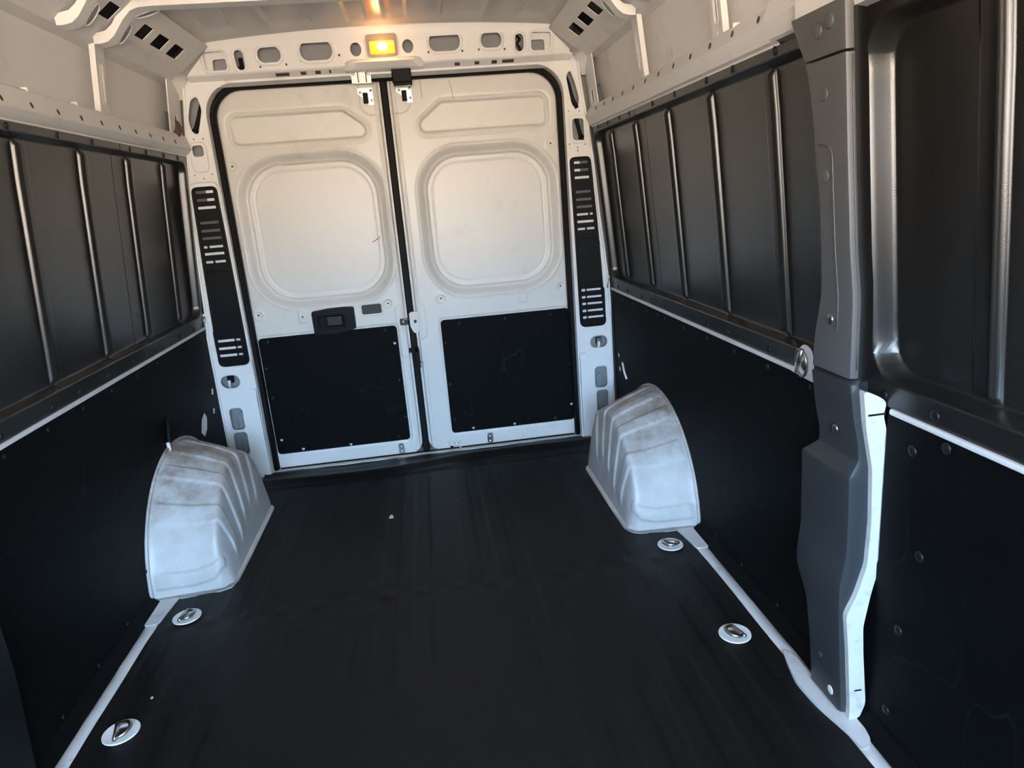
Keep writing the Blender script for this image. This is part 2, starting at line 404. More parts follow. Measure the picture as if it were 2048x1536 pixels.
# ---- ceiling with pressed ribs
ce = empty('ceiling', (0, 1.4, 1.93), 'white steel roof skin with pressed lengthwise ribs and roof bows', 'ceiling', kind='structure')
EDG = [-.70, -.66, -.545, -.42, -.265, -.127, -.057, .018, .10, .24, .40, .54, .68, .70]
def roofz(x, y):
    z = 1.925-.06*x*x
    h = 0.0
    for a, b in ((-.66, -.545), (-.42, -.265), (-.127, -.057), (.018, .10), (.24, .40), (.54, .66)):
        h += float(ss(a-.007, a+.007, x)-ss(b-.007, b+.007, x))
    return z+.012*h*float(1-ss(2.98, 3.05, y))
U = []
for x in np.linspace(-.72, .72, 289): U.append(x)
V = list(np.linspace(YF, 2.9, 8))+list(np.linspace(2.95, 3.14, 14))
v, f = grid(U, V, lambda x, y: (x, y, roofz(x, y)))
mk('roof_skin', v, f, ROOFW, ce, True, 60)
mb = MB(); mb.add(*box(-.92, .92, YF, 3.36, 1.98, 2.0)); mb.build('outer_roof', WHITE, ce)
# roof corner panels with square openings
for s in (-1, 1):
    A = Vector((.694, 0, 1.879)); B = Vector((.802, 0, 1.797)); D = (B-A); L = D.length; D.normalize(); N = Vector((-D.z, 0, D.x))
    if N.x > 0: N = -N
    def fn(u, w, t, s=s): q = A+D*w+N*t; return (s*q.x, u, q.z)
    holes = [rrect(ya, yb_, .062, .114, .003, 2) for ya, yb_ in ((2.579, 2.655), (2.713, 2.812), (2.868, 2.972), (2.318, 2.392))]
    holes += [rrect(y, y+.085, .062, .114, .003, 2) for y in (2.05, 1.92, 1.55, 1.33)]
    v, f = sheet([(YF, 0), (3.12, 0), (3.12, L), (YF, L)], holes, .003, fn)
    mb = MB(); mb.add(v, f)
    P = [(B.x, B.z), (.826, 1.786), (.846, 1.770), (.856, 1.761), (.91, 1.75)]
    mb.add(*extrude_profile([(.706, 1.899), (A.x, A.z)], YF, 3.12, n=2, s=s))
    mb.add(*extrude_profile(P, YF, 3.12, n=4, s=s))
    p = mb.build('corner_panel', WHITE, ce, True, 30)
    v, f = extrude_profile([(.70, 1.915), (.80, 1.90), (.868, 1.83)], YF, 3.15, n=2, s=s); mk('corner_backing', v, f, DARKHOLE, p)
# roof bows
def bow(yb, w=.045):
    path = [(.846, 1.752), (.828, 1.752), (.805, 1.757), (.785, 1.772), (.75, 1.815), (.725, 1.838), (.70, 1.846), (.66, 1.848)]
    full = [(-x, z) for x, z in path]+[(x, 1.848) for x in np.linspace(-.6, .6, 13)]+path[::-1]
    mb = MB(); n = len(full); v = []
    for x, z in full:
        nx = 0; up = .012
        v += [(x*1.0, yb-.004, z+.03), (x, yb, z), (x, yb+w, z-.002), (x, yb+w+.004, z+.008)]
    f = []
    for i in range(n-1):
        for j in range(3): a = i*4+j; f.append((a, a+1, a+5, a+4))
    mb.add(v, f)
    b = mb.build('roof_bow', WHITE, ce, True, 50)
    # rear flange with lens-shaped openings, following the bow
    v = []; f = []
    for x, z in full: v += [(x, yb+w+.004, z+.008), (x, yb+w+.05, z+.014), (x, yb+w+.055, z+.05)]
    for i in range(n-1):
        for j in range(2): a = i*3+j; f.append((a, a+1, a+4, a+3))
    mk('bow_flange', v, f, WHITE, b, True, 50)
    for s in (-1, 1):
        for (x0, z0), (x1, z1) in (((.80, 1.762), (.757, 1.811)), ((.735, 1.832), (.665, 1.851))):
            d = Vector((x1-x0, 0, z1-z0)); L = d.length; d.normalize()
            def fn(u, q, t, s=s, x0=x0, z0=z0, d=d): p = Vector((x0, 0, z0))+d*u; nn = Vector((d.z, 0, -d.x)); nn = -nn if nn.z > 0 else nn; p = p+nn*t; return (s*p.x, yb+w+.010+q, p.z+.008)
            E_ = [(L*.5+L*.5*math.cos(a), .017+(.017 if math.sin(a) > 0 else .010)*math.sin(a)) for a in np.linspace(0, 2*math.pi, 25)[:-1]]
            mb = MB(); mb.add(*sheet(E_, [], .001, fn, .0035)); mb.build('lens_slot', CAVITY, b)
            mb = MB(); mb.add(*rim(E_, fn, .006, .003, .0025)); mb.build('slot_rim', WHITE, b)
for yb in (2.408, 2.182, 1.795, 1.18, .55): bow(yb)
rp = []
for x in (-.55, -.50, -.40, -.28, -.21): rp.append((x, 2.42, 1.853))

# ---- rear frame: header and pillars
wr = empty('wall_rear', (0, PY, 0), 'white steel rear door frame with pillars and pierced header', 'van wall', kind='structure')
fn = rearfn(PY)
LO = [(-.947, -.02), (-.944, .40), (-.942, .69), (-.932, .78), (-.924, .934), (-.910, 1.196), (-.896, 1.354), (-.860, 1.60), (-.838, 1.75), (-.82, 1.80)]
RO = [(.825, 1.80), (.836, 1.70), (.862, 1.502), (.880, 1.35), (.898, 1.104), (.918, .902), (.927, .78), (.932, .69), (.931, .40), (.935, -.02)]
op = rrect(-.770, .762, -.3, 1.757, .13, 10)
op = [p for p in op if p[1] > -.1]
# order the opening from right-bottom up and round to left-bottom
inner = [(.762, -.02)]+[p for p in op]+[(-.770, -.02)]
outline = LO+RO+inner
Lslot = roundpoly([(-.795, 1.712), (-.784, 1.66), (-.815, 1.563), (-.838, 1.572), (-.846, 1.625), (-.822, 1.70)], .018)
Rslot = roundpoly([(.775, 1.700), (.795, 1.725), (.815, 1.668), (.830, 1.60), (.818, 1.565), (.796, 1.578), (.785, 1.64)], .018)
Lrect = rrect(-.852, -.807, 1.475, 1.52, .012); Rrect = rrect(.792, .845, 1.43, 1.522, .014)
Loval = rrect(-.922, -.838, .455, .516, .03); Roval = rrect(.827, .911, .463, .522, .028)
Lr1 = rrect(-.912, -.853, .25, .357, .018); Lr2 = rrect(-.914, -.852, .125, .238, .018)
Rr1 = rrect(.842, .903, .258, .366, .018); Rr2 = rrect(.846, .905, .13, .245, .018)
PH = [Lslot, Rslot, Lrect, Rrect, Loval, Roval, Lr1, Lr2, Rr1, Rr2]
sm = [ellipse(x, z, .0035, .0035, 8) for x, z in ((-.80, 1.545), (-.838, 1.545), (-.79, 1.40), (-.862, 1.402), (-.826, 1.385), (.78, 1.555), (.828, 1.553), (.776, 1.415), (.846, 1.41), (.812, 1.398), (.812, 1.385))]
mb = MB(); mb.add(*sheet(outline, PH+sm, .004, fn))
for h in (Lslot, Rslot, Loval, Roval, Lr1, Lr2, Rr1, Rr2): mb.add(*rim(h, fn, .008, .0015))
mb.add(*rim(rrect(-.860, -.798, 1.415, 1.53, .022), fn, .006, .002)); mb.add(*rim(rrect(.782, .853, 1.42, 1.532, .022), fn, .006, .002))
mb.add(*rim(rrect(-.897, -.772, .56, 1.366, .03), fn, .007, .0025))
# turned-back inner flange toward the door
N = len(inner)
v = [fn(p[0], p[1], 0) for p in inner]+[fn(p[0]*.992, p[1], -.05) for p in inner]
mb.add(v, [(i, i+1, i+1+N, i+N) for i in range(N-1)])
# outer edge beads of the pillars
mb.build('pillar_frame', WHITE, wr, True, 30)
for L_ in (LO, RO):
    v, f = tube([fn(p[0], p[1], .001) for p in L_], .006, 8); mk('edge_bead', v, f, WHITE, wr, True)
# ledge on each pillar above the lower openings
for s, x0, x1 in ((-1, -.936, -.775), (1, .775, .928)):
    mb = MB(); P = [(0, .448), (.012, .438), (.018, .415), (.014, .02), (0, .0)]
    xa, xb = (x0, x1)
    v = [fn(x, z, w) for x in ((-.80, -.772) if s < 0 else (.768, .795)) for w, z in P]
    k = len(P); mb.add(v, [(j, j+1, j+1+k, j+k) for j in range(k-1)]+[tuple(range(k)), tuple(range(k, 2*k))[::-1]])
    mb.build('pillar_step', WHITE, wr)
# cavity backs behind the pillar openings
for s in (-1, 1):
    a, b = sorted((s*.95, s*.765))
    v, f = box(a, b, 3.262, 3.266, -.02, 1.80); mk('cavity_back', v, f, CAVITY, wr)
    for zz in (.30, .19):
        v, f = tube([(s*.878+dx, 3.258, zz-.03+dz) for dx, dz in ((-.02, -.04), (-.018, .03), (0, .05), (.018, .03), (.015, -.01), (.004, -.03))], .003, 6); mk('cavity_bead', v, f, CAVITY, wr, True)
    x = s*.88
    v, f = bbox(x-.02, x+.01, 3.22, 3.235, .475, .51, .004); mk('lock_catch', v, f, STEEL if s > 0 else RUBBER, wr)
    v, f = tube([(x-.01, 3.215, .456), (x-.008, 3.21, .49)], .007, 8); mk('lock_pin', v, f, WHITE, wr, True)
v, f = box(-1.03, 1.03, 3.352, 3.362, -.06, 2.0); mk('rear_light_stop', v, f, CAVITY, wr)  # unseen sheet added behind the doors to stop daylight leaking in
# header face with its openings
HA = (3.158, 1.788); HB = (3.118, 1.905)
HL = math.hypot(HB[0]-HA[0], HB[1]-HA[1]); hy = (HB[0]-HA[0])/HL; hz = (HB[1]-HA[1])/HL
def hfn(u, w, t):
    q = w/HL
    zc = .018*(1-(u/.75)**2)*q
    return (u, HA[0]+hy*w-t*hz, HA[1]+hz*w+zc+t*hy)
def zin(z): return (z-HA[1])/hz*1.0-.004*0
hol = []
ovs = [(-.466, 1.837, .092, .052), (-.277, 1.840, .130, .064), (.252, 1.845, .130, .062), (.449, 1.844, .088, .053)]
for cx, cz, w_, h_ in ovs: hol.append(rrect(cx-w_/2, cx+w_/2, zin(cz)-h_/2, zin(cz)+h_/2, h_/2-.001, 8))
rnd = [(-.586, 1.827, .034, .070), (.569, 1.832, .036, .064)]
for cx, cz, w_, h_ in rnd: hol.append(rrect(cx-w_/2, cx+w_/2, zin(cz)-h_/2, zin(cz)+h_/2, w_/2-.001, 6))
sq = [(-.725, -.640, 1.797, 1.862), (.620, .705, 1.802, 1.866)]
for a, b, c, d in sq: hol.append(rrect(a, b, zin(c), zin(d), .014, 5))
circ = [(-.116, 1.836), (.098, 1.837)]
for cx, cz in circ: hol.append(ellipse(cx, zin(cz), .023, .023, 22))
for cx, cz in ((-.175, 1.868), (-.187, 1.822), (-.51, 1.80), (-.405, 1.803), (-.343, 1.812), (.182, 1.815), (.325, 1.813), (.395, 1.815), (.505, 1.812), (-.61, 1.80), (.605, 1.803)): hol.append(ellipse(cx, zin(cz), .0045, .0045, 8))
hout = [(-.80, 0), (.79, 0), (.775, HL*.75), (.74, HL)]+[(x, HL) for x in np.linspace(.6, -.6, 9)]+[(-.74, HL), (-.785, HL*.75)]
mb = MB(); mb.add(*sheet(hout, hol, .003, hfn))
for h in hol[:8]: mb.add(*rim(offset(h, .004), hfn, .009, .0022))
# underside down to the seal flange
xs = np.linspace(-.81, .80, 24)
prof = [(3.158, 1.788), (3.161, 1.783), (3.168, 1.779), (3.192, 1.768), (3.199, 1.764), (3.201, 1.755)]
mb.add(*grid(list(xs), prof, lambda x, p: (x, p[0], p[1])))
# top edge folded over to the roof
mb.add(*grid(list(np.linspace(-.74, .74, 24)), [0, 1, 2, 3], lambda x, k: (lambda b: (x, b[1]+(0, -.010, -.012, -.03)[int(k)], b[2]+(0, .003, .012, .02)[int(k)]))(hfn(x, HL, 0))))
hd = mb.build('header', WHITE, wr, True, 30)
for cx, wd in ((-.43, .055), (-.345, .022), (-.285, .022), (-.235, .008), (.30, .022), (.385, .02), (.46, .022), (.52, .05)):
    v, f = bbox(cx-wd/2, cx+wd/2, 3.172, 3.186, 1.770, 1.7785, .001)
    v = [(x, y, z-(y-3.179)*.45-.001) for x, y, z in v]; mk('header_slot', v, f, DARKHOLE, hd)
v, f = box(-.82, .82, 3.205, 3.209, 1.74, 1.96); mk('header_back', v, f, CAVITY, hd)
v, f = sheet(rrect(-.745, -.62, 1.785, 1.875, .01), [rrect(-.700, -.643, 1.792, 1.842, .012)], .004, rearfn(3.172)); mk('header_bracket', v, f, WHITE, hd)
v, f = sheet(rrect(.60, .725, 1.785, 1.878, .01), [rrect(.622, .682, 1.797, 1.848, .012)], .004, rearfn(3.172)); mk('header_bracket', v, f, WHITE, hd)
# boss that carries the lamp
mb = MB(); y0, y1 = 3.128, 3.205
bp = [(-.165, .13), (-.135, .105)]
X0, X1 = -.150, .135
sec = [(3.140, 1.806), (3.124, 1.797), (3.122, 1.790), (3.150, 1.772), (3.158, 1.768), (3.205, 1.762)]
us = [X0-.022, X0-.004, X0+.012]+list(np.linspace(X0+.03, X1-.03, 6))+[X1-.012, X1+.004, X1+.022]
def bossf(x, k):
    y, z = sec[int(k)]; e = float(ss(X0-.022, X0+.012, x)*(1-ss(X1-.012, X1+.022, x)))
    base = (3.16, 1.80-.008*k) if k < 5 else (3.205, 1.762)
    return (x, base[0]*(1-e)+y*e, base[1]*(1-e)+z*e)
v, f = grid(us, list(range(len(sec))), bossf); mk('lamp_boss', v, f, WHITE, hd, True, 60)
# corner gussets joining header, pillar and roof corner
for s in (-1, 1):
    pts = [(.74, 3.122, 1.905), (.694, 3.115, 1.879), (.80, 3.155, 1.788), (.802, 3.115, 1.797), (.83, 3.198, 1.755), (.858, 3.11, 1.765), (.845, 3.198, 1.70), (.875, 3.19, 1.70)]
    v = [(s*x, y, z) for x, y, z in pts]; mk('corner_gusset', v, [(0, 1, 3, 2), (2, 3, 5, 4), (4, 5, 7, 6)], WHITE, hd, True)

# ---- rear doors
def door(idx, xa, xb, trap, win, board, label):
    d = empty('door_%d' % idx, ((xa+xb)/2, DY, 0), label, 'door', kind='structure')
    U = np.linspace(xa, xb, 230); V = np.linspace(.012, 1.775, 530)
    X, Z = np.meshgrid(U, V, indexing='ij')
    H = np.zeros_like(X)
    sd = sd_poly(X, Z, trap)-.03
    H += -.011*(1-ss(-.006, .004, sd)) + .0035*np.exp(-((sd-.010)/.0055)**2) - .002*(1-ss(.018, .030, sd))
    so = sd_rrect(X, Z, *win, .20)
    H += -.026*(1-ss(-.036, 0, so)) -.010*(1-ss(-.047, -.037, so)) + .003*np.exp(-((so-.004)/.006)**2)
    H += -.0022*np.exp(-((so+.068)/.0028)**2)
    sb = sd_rrect(X, Z, board[0]-.012, board[1]+.012, board[2]-.012, board[3]+.012, .025)
    H += -.005*(1-ss(-.006, .001, sb))
    gx = xb if idx == 1 else xa           # meeting edge
    dg = np.abs(X-gx)
    H += -.016*(1-ss(.010, .016, dg)) - .003*np.exp(-((dg-.028)/.003)**2)*((Z > .62) | (Z < .4))
    # raised corner pad for the top latch, side pad for the lock
    sp = sd_rrect(X, Z, gx-.095 if idx == 1 else gx-.05, gx+.05 if idx == 1 else gx+.095, 1.60, 1.85, .05)
    H += .004*(1-ss(-.006, .004, sp))
    sp = sd_rrect(X, Z, gx-.055 if idx == 1 else gx-.05, gx+.05 if idx == 1 else gx+.055, .50 if idx == 1 else .58, .76, .03)
    H += .003*(1-ss(-.004, .003, sp))
    bosses = {1: [(-.718, 1.43), (-.719, .770), (-.124, .768)], 2: [(.701, 1.43), (.127, .767), (.708, .772)]}[idx]
    for bx, bz in bosses:
        r = np.hypot(X-bx, Z-bz); H += .0022*np.exp(-((r-.021)/.0035)**2) - .002*(1-ss(.015, .02, r))
    bx, bz = {1: (-.523, .743), 2: (.521, .741)}[idx]
    H += .003*(1-ss(-.004, .002, sd_rrect(X, Z, bx-.02, bx+.02, bz-.03, bz+.03, .008)))
    H += .0012*np.sin(X*9+1)*np.sin(Z*6)
    # rounded outline
    so = sd_rrect(X, Z, xa, xb, .012, 1.775, .06)
    v = np.stack([X, DY-H, Z], -1).reshape(-1, 3); nv = len(V)
    keep = (so <= 0.004).reshape(-1)
    F = [q for q in grid_faces(len(U), nv) if keep[q[0]] and keep[q[1]] and keep[q[2]] and keep[q[3]]]
    F = [q[::-1] for q in F]
    mk('inner_skin', v, F, DOORW, d, True)
    vv, ff = sheet(rrect(xa, xb, .012, 1.775, .06), [], .004, rearfn(DY+.075)); mk('outer_skin', vv, ff, DOORW, d)
    # folded edge running round the door
    P = rrect(xa, xb, .012, 1.775, .06); n = len(P); fn = rearfn(DY)
    vv = [fn(p[0], p[1], -.002) for p in P]+[fn(p[0], p[1], -.07) for p in P]
    mk('door_edge', vv, [(i, (i+1) % n, (i+1) % n+n, i+n) for i in range(n)], DOORW, d, True, 30)
    # black hardboard panel
    fn = rearfn(DY)
    vv, ff = sheet(rrect(*board, .018), [], .004, fn, .0005); b = mk('lining_board', vv, ff, BOARD, d)
    for bx_, bz_ in bosses+[(bx, bz)]:
        vv, ff = sheet(ellipse(bx_, bz_, .0045, .0045, 10), [], .001, fn, .0035 if (bx_, bz_) == (bx, bz) else .0006); mk('bolt_hole', vv, ff, DARKHOLE, d)
    return d, b
TR1 = [(-.665, 1.60), (-.225, 1.60), (-.155, 1.545), (-.665, 1.545)]
TR2 = [(.145, 1.545), (.225, 1.607), (.655, 1.607), (.655, 1.545)]
d1, b1 = door(1, -.785, -.040, TR1, (-.722, -.068, .782, 1.466), (-.742, -.098, .082, .660), 'left white rear door with the black inside handle')
d2, b2 = door(2, -.010, .778, TR2, (.072, .722, .768, 1.450), (.112, .741, .087, .662), 'right white rear door without a handle')
yb = DY-.0015
rivets(b1, [(-.700, yb, .640), (-.155, yb, .640), (-.728, yb, .515), (-.722, yb, .370), (-.117, yb, .39), (-.11, yb, .20), (-.158, yb, .105)], (0, -1, 0), .008, .004)
rivets(b2, [(.20, yb, .640), (.425, yb, .640), (.65, yb, .640), (.125, yb, .55), (.127, yb, .34), (.13, yb, .155), (.735, yb, .535), (.735, yb, .38), (.64, yb, .105)], (0, -1, 0), .008, .004)
for par, pts in ((b1, ((-.116, .575), (-.715, .155), (-.62, .097), (-.39, .092))), (b2, ((.728, .17), (.22, .103), (.43, .10)))):
    for x, z in pts:    # torn-out rivet holes showing white paint
        P = [(x-.007, z+.006), (x-.002, z+.002), (x+.003, z+.006), (x+.007, z+.001), (x+.004, z-.006), (x-.004, z-.006)]
        v, f = sheet(P, [], .001, rearfn(yb), .0012); mk('paint_chip', v, f, DOORW, par)

# handle
PEN = []
for x, z in ((-.158, 1.056), (-.148, 1.060), (-.139, 1.066), (-.128, 1.074)):
    PEN.append([(x-.002, z+.003), (x+.001, z-.003), (x+.004, z+.004)])
h = empty('door_handle', (-.383, DY, .713)); h.parent = d1; h.location = Vector((-.383, DY, .713))-WORLDPOS[d1.name]
out = roundpoly([(-.479, .764), (-.40, .7725), (-.33, .7735), (-.284, .769), (-.284, .668), (-.33, .658), (-.385, .652), (-.44, .653), (-.478, .659)], .009)
inn = rrect(-.452, -.332, .682, .742, .010)
v, f = sheet(out, [inn], .022, rearfn(DY), .022); mk('bezel', v, f, VENTB, h)
v, f = rim(offset(inn, -.004), rearfn(DY), .010, .004, .0215); mk('recess_rim', v, f, VENTB, h, True)
v, f = sheet(inn, [], .002, rearfn(DY), .003); mk('recess_back', v, f, RUBBER, h)
v, f = bbox(-.416, -.341, DY-.017, DY-.005, .687, .738, .005); mk('pull_lever', v, f, RIVET, h)
# rectangular opening beside the handle
w = rrect(-.249, -.157, .726, .771, .008)
v, f = sheet(w, [], .001, rearfn(DY), .0015); mk('access_opening', v, f, DARKHOLE, d1)
v, f = rim(w, rearfn(DY), .010, .004, .0005); mk('opening_rim', v, f, DOORW, d1, True)
# small pen scribble in the window recess
for pts in PEN:
    v, f = tube([(x, DY+.0335, z) for x, z in pts], .0016, 5); mk('pen_mark', v, f, DARKHOLE, d1)
# lock striker pieces at the meeting edges
v, f = sheet(roundpoly([(-.032, .715), (.006, .722), (.012, .64), (.002, .612), (-.018, .618), (-.032, .65)], .01), [ellipse(-.006, .672, .007, .009, 12)], .012, rearfn(DY), .016); lp = mk('striker_plate', v, f, DOORW, d2)
v, f = sheet(ellipse(-.006, .672, .009, .011, 12), [], .001, rearfn(DY), .006); mk('striker_hole', v, f, BROWN, lp)
v, f = bbox(-.078, -.040, DY-.020, DY-.004, .660, .690, .003); lk = mk('lock_bolt', v, f, DARKHOLE, d1)
v, f = tube([(-.062, DY-.022, .666), (-.062, DY-.022, .684)], .007, 8); mk('lock_pin', v, f, BRIGHT, lk, True)
v, f = tube([(-.066, DY-.018, .688), (-.036, DY-.018, .686)], .004, 8); mk('lock_pin', v, f, STEEL, lk, True)
v, f = bbox(-.052, -.010, DY-.024, DY-.002, .524, .545, .002); rl = mk('release_lever', v, f, RUBBER, d2)
v, f = bbox(-.026, -.004, DY-.024, DY-.002, .445, .545, .003); mk('lever_arm', v, f, RUBBER, rl)
v, f = bbox(-.01, .008, DY-.02, DY-.002, .455, .468, .002); mk('lever_foot', v, f, STEEL, rl)
# bottom stop brackets
for par, x in ((d1, -.147), (d2, .300)):
    v, f = sheet(roundpoly([(x-.014, .008), (x+.014, .008), (x+.014, .068), (x-.014, .068)], [0, 0, .012, .012]), [], .004, rearfn(DY), .008); b_ = mk('stop_bracket', v, f, STEEL, par)
    rivets(b_, [(x, DY-.008, .025), (x, DY-.008, .05)], (0, -1, 0), .007, .004, BRIGHT, 'bolt')
    v, f = bbox(x-.022, x+.03, DY-.02, DY-.001, -.002, .012, .002); mk('stop_pad', v, f, RUBBER, par)
v, f = bbox(.09, .155, DY-.012, DY, .02, .05, .006); k_ = mk('bottom_catch', v, f, DOORW, d2)
v, f = bbox(.095, .110, DY-.016, DY-.01, .004, .024, .001); mk('catch_slot', v, f, RUBBER, k_)
v, f = bbox(.138, .152, DY-.018, DY-.01, .006, .018, .001); mk('catch_tongue', v, f, BRIGHT, k_)
rivets(k_, [(.118, DY-.012, .037), (.138, DY-.012, .037)], (0, -1, 0), .005, .003, STEEL, 'bolt')
# thin brown lines on the right door top
for pts in (((.135, 1.735), (.137, 1.66)), ((.262, 1.725), (.272, 1.68), (.274, 1.645))):
    v, f = tube([(x, DY-.0004, z) for x, z in pts], .0008, 5); mk('brown_line', v, f, BROWN, d2)

# top latches
def top_latch(xc, covered, label):
    t = empty('door_latch', (xc, PY, 1.70), label, 'latch', group='top latches of the rear doors')
    fn = rearfn(PY)
    if not covered:
        mb = MB()
        mb.add(*sheet(roundpoly([(xc-.042, 1.722), (xc+.040, 1.720), (xc+.040, 1.768), (xc+.02, 1.772), (xc-.02, 1.772), (xc-.042, 1.768)], .004), [], .004, fn, .012))
        for dx in (-.012, .014): mb.add(*bbox(xc+dx-.004, xc+dx+.004, PY-.020, PY-.010, 1.722, 1.766, .001))
        mb.build('striker_plate', BRIGHT, t)
        for dx in (-.016, .018): v, f = bbox(xc+dx+.001, xc+dx+.004, PY-.0215, PY-.0195, 1.722, 1.764, .0005); mk('striker_groove', v, f, DARKHOLE, t)
        rivets(t, [(xc-.033, PY-.012, 1.76), (xc+.03, PY-.012, 1.758)], (0, -1, 0), .007, .004, STEEL, 'bolt')
    else:
        v, f = bbox(xc-.040, xc+.042, PY-.030, PY, 1.712, 1.768, .004); mk('cover', v, f, VENTB, t)
        v, f = bbox(xc-.036, xc+.042, PY-.034, PY, 1.700, 1.714, .003); mk('cover_lip', v, f, VENTB, t)
    yl = DY-.012
    mb = MB(); mb.add(*sheet(roundpoly([(xc-.030, 1.69), (xc-.028, 1.712), (xc+.036, 1.712), (xc+.036, 1.642), (xc+.012, 1.642), (xc+.010, 1.66), (xc-.006, 1.66), (xc-.01, 1.675)], .003), [], .006, rearfn(yl), 0)); mb.build('latch_plate', BRIGHT, t)
    v, f = bbox(xc-.008, xc+.014, yl-.012, yl, 1.648, 1.692, .002); mk('latch_claw', v, f, RUBBER, t)
    rivets(t, [(xc-.018, yl, 1.694), (xc+.028, yl, 1.70), (xc+.028, yl, 1.660)], (0, -1, 0), .006, .004, STEEL, 'bolt')
top_latch(-.110, False, 'bare zinc top latch on the left rear door beside the door gap')
top_latch(.058, True, 'top latch under a black plastic cover on the right rear door')

# ---- rubber seals
def seal_path():
    P = []
    x0, x1, z1 = -.752, .745, 1.744
    for z in np.linspace(.02, z1-.13, 8): P.append((x1, z))
    for a in np.linspace(0, 90, 9)[1:]: P.append((x1-.13+.13*math.cos(math.radians(a)), z1-.13+.13*math.sin(math.radians(a))))
    for x in np.linspace(x1-.13, x0+.13, 10)[1:]: P.append((x, z1))
    for a in np.linspace(90, 180, 9)[1:]: P.append((x0+.13+.13*math.cos(math.radians(a)), z1-.13+.13*math.sin(math.radians(a))))
    for z in np.linspace(z1-.13, .02, 8)[1:]: P.append((x0, z))
    return P
sp = seal_path()
v, f = tube([(x, 3.235, z) for x, z in sp], .0135, 10)
v = [(x, 3.235+(y-3.235)*1.9, z) for x, y, z in (tuple(p) for p in v)]
o = mk('door_seal', v, f, RUBBER, None, True); tag(o, 'black rubber seal running round the rear door opening', 'door seal')
v, f = bbox(-.041, -.009, 3.262, 3.32, -.005, 1.765, .005)
o = mk('gap_seal', v, f, RUBBER, None); tag(o, 'black rubber strip filling the gap between the rear doors', 'door seal')
v, f = bbox(-.80, .79, 3.222, 3.345, -.02, .010, .004)
o = mk('trim_7', v, f, SILLW, None); tag(o, 'scuffed white steel sill under the rear doors', 'door sill', kind='structure')
v, f = bbox(-.74, .735, 3.250, 3.262, .006, .015, .003)
o = mk('sill_seal', v, f, RUBBER, None); tag(o, 'black rubber seal lying along the rear sill', 'door seal')

# ================================================================== LININGS
# ---- upper black linings
RIBS = [2.972, 2.632, 2.290, 1.948, 1.607, 1.266, .968, .62, .28, -.06]
def upper_lining(s, y0, y1, r0, r1, label, ribs, corner=.05, z0=.752, z1=1.478, dx=0.0, group=None, dep=.032):
    """r0,r1: y range of the recess (None = runs on to that end)"""
    ra = r0 if r0 is not None else y0-.3; rb = r1 if r1 is not None else y1+.3
    ys = set(np.round(np.linspace(y0, y1, int((y1-y0)/.03)+2), 4))
    for r in ribs:
        if y0 < r < y1:
            for q in np.linspace(-.022, .022, 45): ys.add(round(r+q, 4))
            for q in np.linspace(.045, .062, 6): ys.add(round(r+q, 4))
    for e in (ra, rb):
        for q in np.linspace(-.03, .03, 25): ys.add(round(e+q, 4))
        for q in np.linspace(-.09, .09, 25): ys.add(round(e+q, 4))
    ys = np.array(sorted(y for y in ys if y0 <= y <= y1))
    zs = np.array(sorted(set(np.round(np.concatenate([np.linspace(z0, z1, 30), np.linspace(.785, .85, 27), np.linspace(1.40, 1.475, 27)]), 4))))
    Y, Z = np.meshgrid(ys, zs, indexing='ij')
    sd = sd_rrect(Y, Z, ra, rb, .800, 1.458, corner)
    H = -dep*(1-ss(-.014, .0, sd))
    ins = (1-ss(-.03, -.012, sd))
    for r in ribs:
        if ra < r < rb:
            d = Y-r
            H += ins*(.014*np.sqrt(np.maximum(0, 1-(d/.0105)**2)))
            H += ins*.004*(ss(-.004, .004, d)-ss(.050, .056, d))
            H += ins*(-.004*np.exp(-((d-.014)/.006)**2))
            # rib runs out into the ledges
            H += (1-ss(-.016, 0, sd))*(1-ins)*.006*np.exp(-(np.abs(d)/.009)**2)
    # end caps turn outwards
    v = [(s*(xw(z)+dx-h_), y, z) for y, z, h_ in zip(Y.ravel(), Z.ravel(), H.ravel())]
    F = grid_faces(len(ys), len(zs))
    if s > 0: F = [q[::-1] for q in F]
    p = empty('upper_lining_panel', (s*xw(z0), (y0+y1)/2, z0), label, 'wall panel', group or 'black moulded upper wall linings')
    part = mk('moulding', v, F, PANEL, p, True)
    # edge return so the sheet has thickness
    n = len(zs)
    for y, hh in ((y0, H[0]), (y1, H[-1])):
        b = [(s*(xw(z)+dx-h_), y, z) for z, h_ in zip(zs, hh)]+[(s*(xw(z)+dx-h_+.008), y, z) for z, h_ in zip(zs, hh)]
        mk('edge_return', b, [(i, i+1, i+1+n, i+n) for i in range(n-1)], PANEL, p)
    return part
LFRONT = upper_lining(-1, YF+.02, 2.517, None, None, 'long black ribbed upper lining on the left wall, front piece', [r for r in RIBS if r < 2.5])
LREAR = upper_lining(-1, 2.521, 3.193, None, 3.17, 'short black ribbed upper lining on the left wall next to the rear pillar', [2.632, 2.972])
RREAR = upper_lining(1, 2.559, 3.193, None, 3.17, 'short black ribbed upper lining on the right wall next to the rear pillar', [2.652, 2.99])
RMID = upper_lining(1, 1.33, 2.555, 1.405, None, 'black ribbed upper lining on the right wall between seam and grey pillar', [2.30, 1.955, 1.607])
SDUP = upper_lining(1, YF+.02, 1.275, None, 1.232, 'black ribbed upper lining of the sliding door in front of the grey pillar', [.972, .62, .28, -.06], corner=.075, dep=.048)
rz = .768
def ax(s): return (-s, 0, .05)
def wallpts(s, ys, z, off=0.0): return [(s*(xw(z)-off), y, z) for y in ys]
rivets(LFRONT, wallpts(-1, (1.25, 1.44, 1.642, 1.873, 2.021, 2.21, 2.402), rz)+wallpts(-1, (1.63, 1.874, 2.114, 2.321), 1.466), (1, 0, 0))
